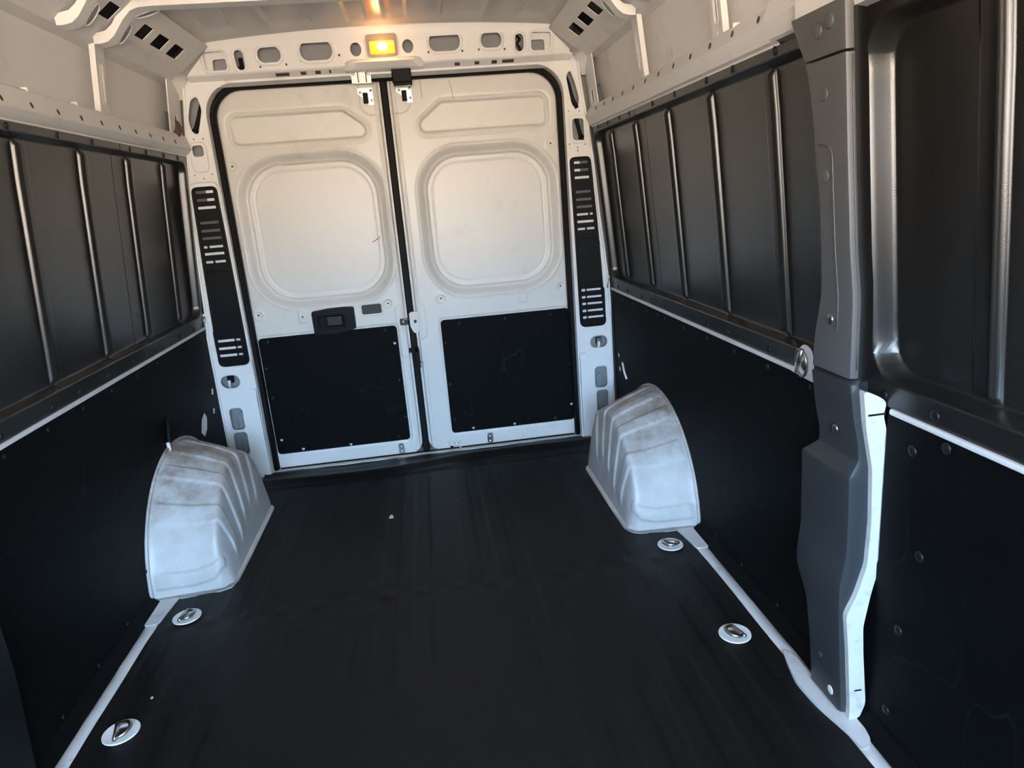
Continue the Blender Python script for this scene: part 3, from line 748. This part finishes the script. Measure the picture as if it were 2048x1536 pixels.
rivets(LREAR, wallpts(-1, (2.60, 2.674, 2.869, 3.05), rz)+wallpts(-1, (2.60, 2.743, 2.923, 3.08), 1.466), (1, 0, 0))
rivets(RREAR, wallpts(1, (2.61, 2.733, 2.931, 3.08), rz)+wallpts(1, (2.62, 2.75, 2.92, 3.08), 1.470), (-1, 0, 0))
rivets(RMID, wallpts(1, (2.50, 2.458, 2.256, 2.063, 1.907, 1.663), rz)+wallpts(1, (1.542, 1.752, 1.914, 2.154, 2.36), 1.470), (-1, 0, 0), .010)
rivets(SDUP, wallpts(1, (1.196, 1.055, .80, .55), .773)+wallpts(1, (1.26,), 1.47), (-1, 0, 0), .011)
# ---- lower black hardboard linings
def lower_lining(s, outline, label, holes=(), th=.005):
    def fn(u, z, t): return (s*(.9465-(z-.4)*.006-t), u, z)
    c = [sum(p[i] for p in outline)/len(outline) for i in (0, 1)]
    p = empty('lower_lining_panel', (s*.95, c[0], .03), label, 'wall panel', 'flat black lower wall linings')
    v, f = sheet(outline, holes, th, fn)
    return mk('board', v, f, BOARD, p), fn
AR = [(2.575+.41*math.cos(a), .40*math.sin(a)) for a in np.linspace(0, math.pi, 24)]   # wheel arch cut-out
def with_arch(y0, y1, zt=.7405):
    return [(y0, .028)]+[(y, max(z, .028)) for y, z in AR[::-1]]+[(y1, .028), (y1, zt), (y0, zt)]
LLOW, lfn = lower_lining(-1, with_arch(YF+.02, 3.193), 'black hardboard lower lining along the left wall')
seam = 2.585
LOA = [p for p in AR if p[0] < seam-.01]
RMLOW, rfn = lower_lining(1, [(1.36, .028)]+[(y, max(z, .028)) for y, z in LOA[::-1]]+[(seam-.01, .40), (seam-.012, .52), (seam, .56), (seam, .7405), (1.36, .7405)], 'black hardboard lower lining on the right wall in front of the board seam')
ROA = [p for p in AR if p[0] > seam-.004]
RRLOW, _ = lower_lining(1, [(seam-.007, .40)]+[(y, max(z, .028)) for y, z in ROA[::-1]]+[(3.193, .028), (3.193, .7405), (seam+.003, .7405), (seam+.003, .558), (seam-.009, .518)], 'black hardboard lower lining on the right wall beside the rear pillar')
SDLOW, _ = lower_lining(1, roundpoly([(YF+.02, .028), (1.14, .028), (1.24, .05), (1.24, .36), (1.183, .40), (1.183, .7405), (YF+.02, .7405)], [0, .01, .01, .02, .02, .01, 0]), 'black hardboard lower lining on the sliding door')
for s, y0, y1, par in ((-1, YF+.02, 2.14, LLOW), (1, 1.36, 2.14, RMLOW), (1, YF+.02, 1.195, SDLOW)):
    P = [(.918, .004), (.921, .010), (.9435, .028), (.9485, .034)]
    v, f = extrude_profile(P, y0, y1, n=4, s=s); mk('bottom_flange', v, f, BOARD, par, True)
lrv = [(.9445, y, .721) for y in (1.63, 1.826, 2.019, 2.208, 2.402, 2.594, 2.77, 2.961, 3.12)]
rivets(LLOW, [(-.9445, y, .721) for y in (1.44, 1.63, 1.826, 2.019, 2.208, 2.402, 2.594, 2.77, 2.961, 3.12)]+[(-.944, y, .05) for y in (1.566, 1.764, 1.959)]+[(-.944, 2.145, .12)], (1, 0, 0), .006, .003)
rivets(RMLOW, [(.9395, y, .722) for y in (2.53, 2.446, 2.251, 2.054, 1.856, 1.657, 1.45)]+[(.9405, 2.40, .405), (.9405, 2.20, .27), (.942, 1.579, .05), (.942, 1.80, .05), (.942, 1.99, .05)], (-1, 0, 0), .007, .003)
rivets(RRLOW, [(.9395, y, .720) for y in (2.65, 2.844, 3.0, 3.13)], (-1, 0, 0), .007, .003)
rivets(SDLOW, [(.9395, 1.018, .725), (.9395, 1.10, .69), (.940, 1.06, .49), (.9405, 1.10, .30), (.942, 1.12, .09), (.94, .75, .72)], (-1, 0, 0), .011, .004)
# torn spots showing white body paint beside the arches
for pts in ([(2.90, .345), (2.935, .395), (2.975, .41), (2.995, .385), (2.97, .34), (2.93, .32)], [(3.09, .375), (3.10, .395), (3.115, .39), (3.105, .37)], [(3.12, .455), (3.13, .48), (3.145, .475), (3.135, .45)]):
    v, f = sheet(pts, [], .002, lambda u, z, t: (-(.9465-(z-.4)*.006-t), u, z), .0015); mk('paint_patch', v, f, WHITE, LLOW)
v, f = tube([(.939, 3.045, .415), (.939, 3.035, .40), (.939, 3.02, .375), (.939, 2.985, .35)], .005, 6); mk('paint_patch', v, f, WHITE, RRLOW, True)
for y, z in ((3.10, .365), (3.11, .43)):
    v, f = sheet([(y, z), (y+.02, z+.012), (y+.03, z+.002), (y+.012, z-.01)], [], .002, lambda u, q, t: (.9465-(q-.4)*.006-t, u, q), .0015); mk('paint_patch', v, f, WHITE, RRLOW)
v, f = tube([(-.940, 2.575, .52), (-.939, 2.555, .49), (-.9395, 2.535, .43), (-.939, 2.53, .40)], [.004, .007, .007, .006], 6); mk('torn_flap', v, f, RUBBER, LLOW, True)
v, f = tube([(-.940, 2.525, .435), (-.939, 2.528, .39)], .007, 6); mk('paint_patch', v, f, WHITE, LLOW, True)

# ---- floor mat
def floor_mat():
    U = np.linspace(-.882, .882, 295); V = np.concatenate([np.linspace(YF, 1.2, 20), np.linspace(1.22, 2.95, 140), np.linspace(2.96, 3.238, 70)])
    X, Y = np.meshgrid(U, V, indexing='ij')
    H = np.full(X.shape, .0035)
    ph = (X+.05)/.112
    rib = ss(.18, .30, np.abs(ph-np.round(ph)))     # pressed floor ribs telegraphing through
    H += .0026*rib*(1-ss(2.93, 3.0, Y))*(1-.0*X)
    H *= (1-.55*np.exp(-((Y-1.985)/.05)**2))
    for k in range(-7, 8):
        cx = k*.112-.05; H += .0042*np.exp(-((X-cx)/.024)**2-((Y-1.985)/.026)**2)
    H += .0035*ss(2.99, 3.02, Y)
    # wrinkle in front of the sill
    wr_ = .5+.5*np.sin(X*3.1+.8)
    yc = 3.11+.035*np.sin(X*2.6-.4)+.012*np.sin(X*7)
    H += (.012+.008*wr_)*np.exp(-((Y-yc)/.035)**2)+.004*np.exp(-((Y-yc+.075)/.02)**2)*(1-np.abs(X))
    H += .006*np.exp(-((Y-3.20)/.02)**2)*np.sin(X*9+2)
    H += .0008*np.sin(X*41)*np.sin(Y*17)
    H = np.maximum(H, .0015)
    H *= 1.0
    v = np.stack([X, Y, H], -1).reshape(-1, 3)
    # leave out the wheel arch boxes
    nv = len(V); xk = np.abs(X).reshape(-1) > .72; yk = ((Y > 2.23) & (Y < 2.76)).reshape(-1); cut = xk & yk
    yk2 = ((Y > 2.23)).reshape(-1) & (np.abs(X).reshape(-1) > .80); cut |= yk2
    F = [q for q in grid_faces(len(U), nv) if not (cut[q[0]] and cut[q[1]] and cut[q[2]] and cut[q[3]])]
    m = empty('floor_mat', (0, 1.4, 0), 'black ribbed rubber mat covering the load floor, wrinkled at the rear doors', 'floor mat')
    mk('mat_sheet', v, F, MATM, m, True)
floor_mat()

# ---- wheel arches
def wheel_arch(s, label):
    nt, nq = 300, 46
    T = np.linspace(0, 1, nt); Q = np.linspace(0, 1, nq)
    th = math.pi*T
    O = np.stack([np.full(nt, .947), 2.572-.428*np.cos(th), .412*np.sin(th)], 1)
    O2 = np.stack([np.full(nt, .93), 2.572-.420*np.cos(th), .404*np.sin(th)], 1)
    sn = np.sin(th)**.8
    Ia = np.stack([np.full(nt, .800), 2.535-.375*np.cos(th), .372*np.sin(th)], 1)
    Ib = np.stack([np.full(nt, .725), 2.512-.345*np.cos(th), .345*sn], 1)
    yb = 2.512-.325*np.cos(th)
    B0 = np.stack([np.full(nt, .705), 2.512-.325*np.cos(th), .17*sn], 1)
    B = np.stack([np.full(nt, .692), 2.20+(2.80-2.20)*(.5-.5*np.cos(th)), np.zeros(nt)], 1)
    pts = [O, O2, Ia, Ib, B0, B]
    # smooth interpolation across (Catmull-like through numpy interp then smoothing)
    kn = np.array([0, .07, .42, .66, .84, 1.0])
    fine = np.linspace(0, 1, 400)
    G = np.zeros((nt, nq, 3))
    ker = np.exp(-((np.arange(-40, 41))/16.0)**2); ker /= ker.sum()
    for i in range(nt):
        for c in range(3):
            y = np.interp(fine, kn, [p[i, c] for p in pts])
            yp = np.concatenate([2*y[0]-y[1:41][::-1], y, 2*y[-1]-y[-41:-1][::-1]])
            G[i, :, c] = np.interp(Q, fine, np.convolve(yp, ker, 'valid'))
    du = np.gradient(G, axis=0); dv = np.gradient(G, axis=1)
    N = np.cross(du, dv); N /= np.linalg.norm(N, axis=2, keepdims=True)+1e-9
    if N[nt//2, nq//3, 2] < 0: N = -N
    band = np.zeros((nt, nq))
    QQ = np.broadcast_to(Q[None], (nt, nq))
    # bands lean forward across the inner face so they fan out
    for a, b, q1 in ((.035, .075, .80), (.205, .262, .93), (.345, .392, .94), (.455, .50, .90), (.56, .605, .88), (.68, .73, .9)):
        lean = np.clip((QQ-.62)/.38, 0, 1)
        tc = T[:, None]-(.05*(a-.32)*2)*lean*0
        half = (b-a)/2*(1-.35*lean); mid = (a+b)/2+lean*(.42-(a+b)/2)*.30
        d = np.abs(T[:, None]-mid)-half
        band += (1-ss(-.004, .006, d))*(1-ss(q1-.06, q1, QQ))*ss(.05, .10, QQ)
    G = G+N*(band*.0065)[..., None]
    G[:, :, 1] += .001*np.sin(G[:, :, 2]*60); G[..., 2] = np.maximum(G[..., 2], 0.0005)
    v = G.reshape(-1, 3).copy(); v[:, 0] *= s
    F = grid_faces(nt, nq); F = F if s < 0 else [q[::-1] for q in F]
    a = empty('wheel_arch', (s*.82, 2.5, 0), label, 'wheel arch', 'pressed steel wheel arches')
    mk('arch_shell', v, F, ARCHW, a, True)
    # base flange on the floor and rear closing lip against the wall
    mb = MB()
    base = [(.692-.000, 2.20+.6*t) for t in np.linspace(0, 1, 20)]
    ringi = [tuple(G[0, j, :2]) for j in range(nq)]
    lip = [(.94, 2.143), (.80, 2.150), (.73, 2.160), (.700, 2.175), (.684, 2.21), (.680, 2.40), (.680, 2.79), (.69, 2.82), (.70, 2.83)]
    lip2 = [(.94, 2.165), (.80, 2.172), (.74, 2.185), (.715, 2.20), (.70, 2.23), (.694, 2.40), (.694, 2.79), (.70, 2.80), (.71, 2.81)]
    n = len(lip)
    v = [(s*x, y, .009) for x, y in lip]+[(s*x, y, .020) for x, y in lip2]+[(s*x, y, .0005) for x, y in lip]
    mb.add(v, [(i, i+1, i+1+n, i+n) for i in range(n-1)]+[(i, i+1, i+1+2*n, i+2*n) for i in range(n-1)])
    mb.build('base_flange', SILLW, a, True)
    mb = MB(); mb.add(*tube([(s*.944, y, z) for y, z in zip(2.572-.432*np.cos(th[::12]), .416*np.sin(th[::12]))], .006, 8)); mb.build('edge_lip', ARCHW, a, True)
wheel_arch(-1, 'scuffed white wheel arch on the left floor side, dusty on top')
wheel_arch(1, 'scuffed white wheel arch on the right floor side, dusty on top')

# ================================================================== FITTINGS
# ---- black slotted pillar covers
def vent_cover(s, label):
    t = empty('vent_cover', (s*.84, PY, .58), label, 'vent cover', 'slotted plastic covers on the rear pillars')
    fn = rearfn(PY)
    ci = lambda z: -.776 if s < 0 else .772
    if s < 0: O = [(-.776, .56), (-.778, 1.0), (-.781, 1.352), (-.886, 1.352), (-.902, .95), (-.914, .56)]
    else: O = [(.780, .572), (.776, 1.0), (.770, 1.358), (.868, 1.358), (.890, 1.0), (.909, .572)]
    O = roundpoly(O, [.03, 0, .025, .025, 0, .03])
    H = []
    rows = [1.333, 1.300, 1.267, 1.204, 1.170, 1.137, 1.103, 1.070, 1.037] if s > 0 else [1.330, 1.297, 1.265, 1.202, 1.168, 1.136, 1.099, 1.069, 1.034]
    low = [.751, .717, .685, .651, .619] if s > 0 else [.680, .645, .612]
    def span(z):
        k = (1.352-z)/.8
        return (.789+.006*k, .851+.050*k) if s > 0 else (-.868-.036*k, -.797-.002*k)
    for i, z in enumerate(rows+low):
        a, b = span(z)
        if i in (6, 8):
            m_ = a+(b-a)*((.76 if i == 6 else .50) if s > 0 else (.24 if i == 6 else .42)); H += [rrect(a, m_-.004, z-.005, z+.005, .002, 2), rrect(m_+.004, b, z-.005, z+.005, .002, 2)]
        elif i >= 9:
            m_ = (a+.022) if s > 0 else (b-.022); H += [rrect(a, m_-.003, z-.006, z+.006, .004, 3), rrect(m_+.003, b, z-.005, z+.005, .003, 3)]
        else: H.append(rrect(a, b, z-.0055, z+.0055, .002, 2))
    mb = MB(); mb.add(*sheet(O, H, .004, fn, .0095)); mb.add(*sheet(O, [offset(O, -.006)], .008, fn, .008))
    mb.build('grille', VENTB, t)
    v, f = rim(offset(O, -.008), fn, .008, .004, .009); mk('bezel_rim', v, f, VENTB, t, True)
    for zc, hh in ((.89, .20), (.655, .165)) if s < 0 else ((.89, .20), (.675, .18)):
        a, b = span(zc); P = rrect(a-.008, b+.008, zc-hh/2, zc+hh/2, .02)
        v, f = rim(P, fn, .005, .002, .0095); mk('panel_line', v, f, VENTB, t, True)
    if s < 0:
        v, f = rim(ellipse(-.845, .725, .013, .013), fn, .004, .002, .0095); mk('round_plug', v, f, VENTB, t, True)
    # grey plates that paint in the cavity's shade behind some of the slots
    for za, zb_, k0, k1 in ((1.118, 1.222, .0, .88), (1.284, 1.345, .0, .55)):
        a, b = span((za+zb_)/2); a -= .012; b += .012
        x0, x1 = (b-(b-a)*k1, b-(b-a)*k0) if s > 0 else (a+(b-a)*k0, a+(b-a)*k1)
        v, f = sheet(rrect(x0, x1, za, zb_, .004), [], .001, fn, .0045); mk('slot_shade', v, f, TRIMG, t)
    pts = []
    for z in (1.232, .985, .77): a, b = span(z); pts += [(a+.006, PY-.0095, z), (b-.006, PY-.0095, z)]
    rivets(t, pts, (0, -1, 0), .004, .002, VENTB, 'screw')
vent_cover(-1, 'black slotted plastic cover on the left rear pillar, three slots at its foot')
vent_cover(1, 'black slotted plastic cover on the right rear pillar, five slots at its foot')

# ---- cables in the pillar openings
def cable(pts, r, label):
    t = empty('cable', pts[0], label, 'cable', 'black cables in the pillar openings')
    P = [Vector(p) for p in pts]; out = []
    for i in range(len(P)-1):
        p0, p1, p2, p3 = P[max(i-1, 0)], P[i], P[i+1], P[min(i+2, len(P)-1)]
        for k in range(6):
            a = k/6; out.append(.5*((2*p1)+(-p0+p2)*a+(2*p0-5*p1+4*p2-p3)*a*a+(-p0+3*p1-3*p2+p3)*a**3))
    out.append(P[-1])
    v, f = tube(out, r, 10); mk('sheath', v, f, RUBBER, t, True)
    d = (out[-1]-out[-4]).normalized()
    v, f = tube([out[-1]-d*.006, out[-1]+d*.014], r*1.5, 10); mk('cable_end', v, f, VENTB, t, True)
    return t
cable([(-.783, 3.232, 1.70), (-.795, 3.222, 1.66), (-.812, 3.215, 1.615), (-.830, 3.215, 1.578)], .009, 'black cable end in the upper left rear pillar slot')
cable([(.778, 3.222, 1.70), (.788, 3.212, 1.665), (.797, 3.208, 1.62), (.812, 3.208, 1.578)], .009, 'black bent cable in the upper right rear pillar slot')
cable([(.812, 3.225, 1.545), (.822, 3.222, 1.50), (.830, 3.218, 1.46), (.836, 3.214, 1.44)], .009, 'black straight cable in the square right rear pillar opening')
cable([(.56, 3.17, 1.868), (.575, 3.165, 1.852), (.563, 3.16, 1.835), (.572, 3.158, 1.815), (.575, 3.165, 1.80)], .005, 'thin black cable curling in the small right header opening')
cable([(-.588, 3.172, 1.84), (-.586, 3.165, 1.812), (-.587, 3.168, 1.80)], .008, 'short black cable end in the small left header opening')

# ---- dome lamp
def lamp():
    t = empty('dome_lamp', (-.008, 3.145, 1.84), 'lit amber dome lamp in the middle of the rear header', 'lamp')
    O = rrect(-.071, .056, zin(1.810), zin(1.880), .010); I = rrect(-.060, .046, zin(1.817), zin(1.862), .008)
    v, f = sheet(O, [I], .008, hfn, .009); mk('bezel', v, f, BEZEL, t)
    v, f = rim(offset(I, -.002), hfn, .006, .003, .0085); mk('bezel_rim', v, f, BEZEL, t, True)
    us = np.linspace(-.060, .046, 14); vs = np.linspace(zin(1.817), zin(1.862), 8)
    def lf(u, w):
        a = (u+.007)/.053; b = (w-(vs[0]+vs[-1])/2)/((vs[-1]-vs[0])/2)
        return hfn(u, w, .006+.006*(1-a**4)*(1-b**4))
    v, f = grid(list(us), list(vs), lf); ln = mk('lens', v, f, LENS, t, True)
    v, f = dome(.019, .004, (0, -1, -.3), 16); c = Vector(hfn(-.005, zin(1.842), .0118)); mk('bulb_glow', [c+Vector((q[0]*1.1, q[1], q[2]*.9)) for q in v], f, BULB, ln, True)
    ld = bpy.data.lights.new('lamp_light', 'POINT'); ld.energy = 0.4; ld.color = (1.0, .45, .13); ld.shadow_soft_size = .02
    lo = bpy.data.objects.new('lamp_light', ld); COL.objects.link(lo); lo.parent = t; lo.location = Vector((-.007, 3.09, 1.838))-WORLDPOS[t.name]
lamp()

# ---- tie-down rings in the floor
def tie_ring(x, y, rot, label):
    t = empty('tie_down_ring', (x, y, 0), label, 'tie-down ring', 'steel tie-down rings in the floor')
    n = 40; v = []; f = []
    R = [(.0435, .0075), (.0425, .0105), (.037, .0105), (.030, .0085), (.0, .0085)]
    for r, z in R[:-1]:
        for k in range(n): a = 2*math.pi*k/n; v.append((x+r*math.cos(a), y+r*math.sin(a), z))
    v.append((x, y, .0085))
    for i in range(3):
        for k in range(n): f.append((i*n+k, i*n+(k+1) % n, (i+1)*n+(k+1) % n, (i+1)*n+k))
    for k in range(n): f.append((3*n+k, 3*n+(k+1) % n, 4*n))
    mk('floor_cup', v, f, WHITE, t, True, 40)
    ca, sa = math.cos(rot), math.sin(rot)
    def L(p): return (x+p[0]*ca-p[1]*sa, y+p[0]*sa+p[1]*ca, p[2])
    arc = [(-.021*math.sin(a)-.002, .024*math.cos(a), .016+.004*math.sin(a)) for a in np.linspace(0, math.pi, 18)]
    arc = [(.010, .024, .015)]+arc+[(.010, -.024, .015)]
    v, f = tube([L(p) for p in arc], .0048, 10); mk('ring', v, f, STEEL, t, True)
    v, f = tube([L((.010, .03, .0145)), L((.010, -.03, .0145))], .0055, 10); mk('hinge_bar', v, f, STEEL, t, True)
    v, f = dome(.015, .004, (0, 0, 1), 16); mk('cup_well', [Vector(L((-.004, 0, .0088)))+Vector(q) for q in v], f, STEEL, t, True)
tie_ring(.800, 1.542, math.radians(15), 'steel tie-down ring in a white cup at the right sill, nearest the grey pillar')
tie_ring(.803, 2.052, math.radians(60), 'steel tie-down ring in a white cup in front of the right wheel arch')
tie_ring(-.798, 2.023, math.radians(170), 'steel tie-down ring in a white cup in front of the left wheel arch')
tie_ring(-.801, 1.530, math.radians(195), 'steel tie-down ring in a white cup at the left sill, nearest the camera')
# ring on the right wall
t = empty('wall_tie_ring', (.94, 1.485, .74), 'steel tie-down ring on the right wall seam beside the grey pillar', 'tie-down ring')
def wf(u, z, w): return (xw(z)-w, u, z)
v, f = sheet(roundpoly([(1.40, .735), (1.44, .745), (1.445, .81), (1.475, .822), (1.505, .80), (1.518, .76), (1.54, .748), (1.54, .74), (1.46, .735)], .012), [], .004, wf, .006); mk('wall_plate', v, f, WHITE, t)
v, f = tube([wf(1.478+.025*math.cos(a), .775+.033*math.sin(a), .014) for a in np.linspace(0, 2*math.pi, 25)[:-1]], .0032, 8, True); mk('ring', v, f, STEEL, t, True)
v, f = tube([wf(1.466, .81, .016), wf(1.50, .748, .016)], .0045, 8); mk('hinge_bar', v, f, STEEL, t, True)
v, f = dome(.013, .004, (-1, 0, 0), 14); mk('cup_well', [Vector(wf(1.478, .768, .006))+Vector(q) for q in v], f, STEEL, t, True)
for s in (-1, 1):       # small zinc hook at the top of each rear pillar foot
    x = -.938 if s < 0 else .925
    t = empty('pillar_hook', (x, PY, .77), 'small zinc hook on the %s rear pillar at the lining seam' % ('left' if s < 0 else 'right'), 'hook')
    v, f = tube([(x+.004*math.sin(a), PY-.012-.004*math.cos(a), .775+.022*math.sin(a/2)) for a in np.linspace(-3, 3, 14)], .004, 8); mk('hook_loop', v, f, STEEL, t, True)
    v, f = bbox(x-.010, x+.010, PY-.008, PY, .742, .81, .003); mk('hook_plate', v, f, WHITE, t)

# ---- grey trims on the sliding-door pillar
def loft(name, sections, m, parent, closed_ends=True, sub=1, angle=40):
    """sections: list of equal-length rings of points"""
    n = len(sections[0]); v = [p for s_ in sections for p in s_]; f = []
    for i in range(len(sections)-1):
        for k in range(n): f.append((i*n+k, i*n+(k+1) % n, (i+1)*n+(k+1) % n, (i+1)*n+k))
    if closed_ends: f += [tuple(range(n))[::-1], tuple(range((len(sections)-1)*n, len(sections)*n))]
    return mk(name, v, f, m, parent, True, angle)
def ring_section(z, xin, xout, yf, yr, r=.008):
    """pillar trim section: front edge rounded"""
    return [(xw(z)+.01, yr, z), (xin+.006, yr, z), (xin, yr-.006, z), (xin, yf+r, z), (xin+r*.3, yf+r*.3, z), (xin+r, yf, z), (xout-.004, yf, z), (xout, yf+.004, z), (xout, yf+.03, z), (xw(z)+.01, yf+.05, z)]
def zinterp(z, tab): return float(np.interp(z, [t[0] for t in tab], [t[1] for t in tab]))
XIN = [(0, .893), (.05, .890), (.256, .874), (.36, .874), (.45, .886), (.58, .883), (.80, .871), (.97, .868), (1.06, .857), (1.24, .842), (1.44, .827), (1.49, .823)]
YR_U = [(.80, 1.338), (.88, 1.332), (.96, 1.312), (1.06, 1.300), (1.16, 1.300), (1.29, 1.310), (1.36, 1.320), (1.41, 1.334), (1.455, 1.36), (1.49, 1.378)]
tu = empty('pillar_trim', (.86, 1.26, .81), 'tall grey plastic trim on the upper sliding-door pillar', 'pillar trim', 'grey plastic trims of the sliding-door pillar')
secs = []
for z in np.linspace(.812, 1.405, 26):
    xi = zinterp(z, XIN); secs.append(ring_section(z, xi, xi+.021, 1.2, zinterp(z, YR_U)))
loft('trim_shell', secs, TRIMG, tu)
v, f = tube([(zinterp(z, XIN)-.0005, 1.246, z) for z in np.linspace(.90, 1.24, 10)]+[(zinterp(1.25, XIN)-.0005, 1.255, 1.252), (zinterp(1.255, XIN)-.0005, 1.29, 1.258)], .0016, 6); mk('moulded_line', v, f, TRIMG, tu, True)
v, f = tube([(zinterp(z, XIN)+.013, 1.1995, z) for z in np.linspace(.83, 1.40, 14)], .0018, 6); mk('moulded_line', v, f, TRIMG, tu, True)
rivets(tu, [(zinterp(1.345, XIN), 1.268, 1.345), (zinterp(1.20, XIN), 1.272, 1.20)], (-1, 0, 0), .013, .003, TRIMG, 'plug')
rivets(tu, [(zinterp(.92, XIN), 1.272, .92)], (-1, 0, 0), .011, .004, STEEL, 'screw')
tc_ = empty('pillar_trim', (.84, 1.27, 1.41), 'short grey-brown plastic cap at the top of the sliding-door pillar', 'pillar trim', 'grey plastic trims of the sliding-door pillar')
secs = []
for z in np.linspace(1.410, 1.492, 6):
    xi = zinterp(z, XIN); secs.append(ring_section(z, xi, xi+.020, 1.2, zinterp(z, YR_U)))
loft('cap_shell', secs, TRIMG, tc_)
rivets(tc_, [(zinterp(1.455, XIN), 1.282, 1.455), (zinterp(1.462, XIN), 1.245, 1.464)], (-1, 0, 0), .014, .004, TRIMG, 'plug')
tl = empty('pillar_trim', (.90, 1.28, .02), 'bulky grey plastic trim on the lower sliding-door pillar, stepped shoulder', 'pillar trim', 'grey plastic trims of the sliding-door pillar')
XO = [(0, .925), (.054, .918), (.20, .908), (.288, .907), (.346, .926), (.487, .938), (.612, .934), (.669, .918), (.713, .905), (.80, .894)]
XI2 = [(0, .893), (.05, .890), (.24, .876), (.34, .872), (.42, .884), (.50, .884), (.597, .880), (.612, .888), (.632, .898), (.665, .897), (.72, .884), (.80, .871), (.81, .873)]
YR_L = [(0, 1.325), (.14, 1.325), (.25, 1.333), (.312, 1.375), (.46, 1.386), (.60, 1.383), (.634, 1.345), (.77, 1.341), (.81, 1.34)]
secs = []
for z in sorted(set(list(np.linspace(.022, .798, 44))+[.588, .596, .604, .612, .620, .628, .636, .644])):
    secs.append(ring_section(z, zinterp(z, XI2), zinterp(z, XO), 1.2, zinterp(z, YR_L), .012))
secs.append([(p[0]+.008 if i not in (0, 9) else p[0], p[1]+(.006 if p[1] < 1.25 else -.004), .806) for i, p in enumerate(secs[-1])])
loft('trim_shell', secs, TRIMD, tl)
rivets(tl, [(.889, 1.268, .685)], (-1, 0, 0), .010, .004, STEEL, 'screw')
rivets(tl, [(.884, 1.275, .125)], (-1, 0, 0), .008, .003, TRIMD, 'screw')
rivets(tl, [(.888, 1.235, .058)], (-1, 0, 0), .011, .002, WHITE, 'plug')
v, f = tube([(.889, 1.325, .115), (.885, 1.30, .10), (.886, 1.25, .085), (.892, 1.215, .078)], .0015, 6); mk('moulded_line', v, f, TRIMD, tl, True)

# ---- white door-opening flange in front of the pillar, dark gap seal and sliding door edge
P = [(.905, -.0), (.905, .05), (.893, .20), (.884, .285), (.905, .33), (.925, .40), (.928, .50), (.922, .62), (.905, .70), (.893, .79), (.925, .775), (.945, .76), (.938, .735), (.948, .70), (.957, .60), (.963, .49), (.957, .41), (.938, .33), (.925, .25), (.93, .18), (.943, .05), (.925, -.0)]
Pr = roundpoly(P, .012, 3)
v, f = sheet(Pr, [], .05, rearfn(1.232), .045)
o = mk('trim_6', v, f, SILLW, None, True, 35); tag(o, 'bright white steel flange edging the sliding-door opening', 'door flange', kind='structure')
v, f = bbox(.905, .942, 1.185, 1.1862, .735, .739, .0004); g = mk('flange_gap', v, f, RUBBER, o)
v, f = bbox(.913, .93, 1.1845, 1.1862, .088, .091, .0004); g = mk('flange_gap', v, f, RUBBER, o)
o = mk('gap_seal', *(lambda s_: (s_.v, s_.f))(MB().add(*grid(list(np.linspace(.80, 1.50, 12)), [0, 1, 2, 3], lambda z, k: ((zinterp(z, XIN)+(.019, .023, .045, .09)[int(k)]), (1.222, 1.205, 1.215, 1.25)[int(k)], z)))), RUBBER, None, True)
tag(o, 'black rubber seal between grey pillar trim and sliding door', 'door seal')
d3 = empty('door_3', (.98, .5, 0), 'closed sliding side door carrying the black linings on the right', 'door', kind='structure')
v, f = box(1.005, 1.015, YF, 1.2, .02, 1.30); mk('door_skin', v, f, WHITE, d3)
# bright rear return of the door lining recess
zz = np.linspace(.83, 1.43, 20)
v, f = bbox(.885, .925, 1.10, 1.18, 1.47, 1.49, .004); mk('runner_cover', v, f, VENTB, d3)

# ---- dark trim beside the camera on the left wall
NAVY = mat('dark_blue_plastic', (0.007, 0.010, 0.013), 0.5, spec=0.2)
t = empty('seat_pillar_trim', (-.92, 1.1, .02), 'dark blue-grey plastic trim low on the left wall at the picture edge', 'pillar trim')
secs = []
for z in np.linspace(.012, .80, 20):
    yr = 1.378+.035*min(1, z/.3); xi = -.906
    secs.append([(-.945, yr, z), (xi-.008, yr, z), (xi, yr-.01, z), (xi, .75, z), (-.945, .75, z)])
loft('trim_shell', secs, NAVY, t)

# ---- crumbs on the mat
def crumb(x, y, r, label, m=CRUMB):
    v, f = dome(r, r*1.1, (0, 0, 1), 7); rr = random.Random(int(x*1000+y*77))
    v = [Vector((x, y, .0055))+Vector(q)*(.75+.5*rr.random()) for q in v]
    tag(mk('crumb', v, f, m, None), label, 'crumb', 'crumbs lying on the mat')
crumb(-.176, 2.556, .009, 'largest pale crumb on the mat, in front of the left rear door')
crumb(.095, 2.631, .005, 'small brown crumb on the mat, in front of the right rear door', BROWN)
crumb(-.770, 1.647, .004, 'small pale crumb on the mat, between the two left tie-down rings')
crumb(-.041, 1.711, .0026, 'tiny brown crumb near the middle of the mat', BROWN)
crumb(-.226, 2.068, .003, 'tiny brown crumb on the mat level with the front of the wheel arches', BROWN)
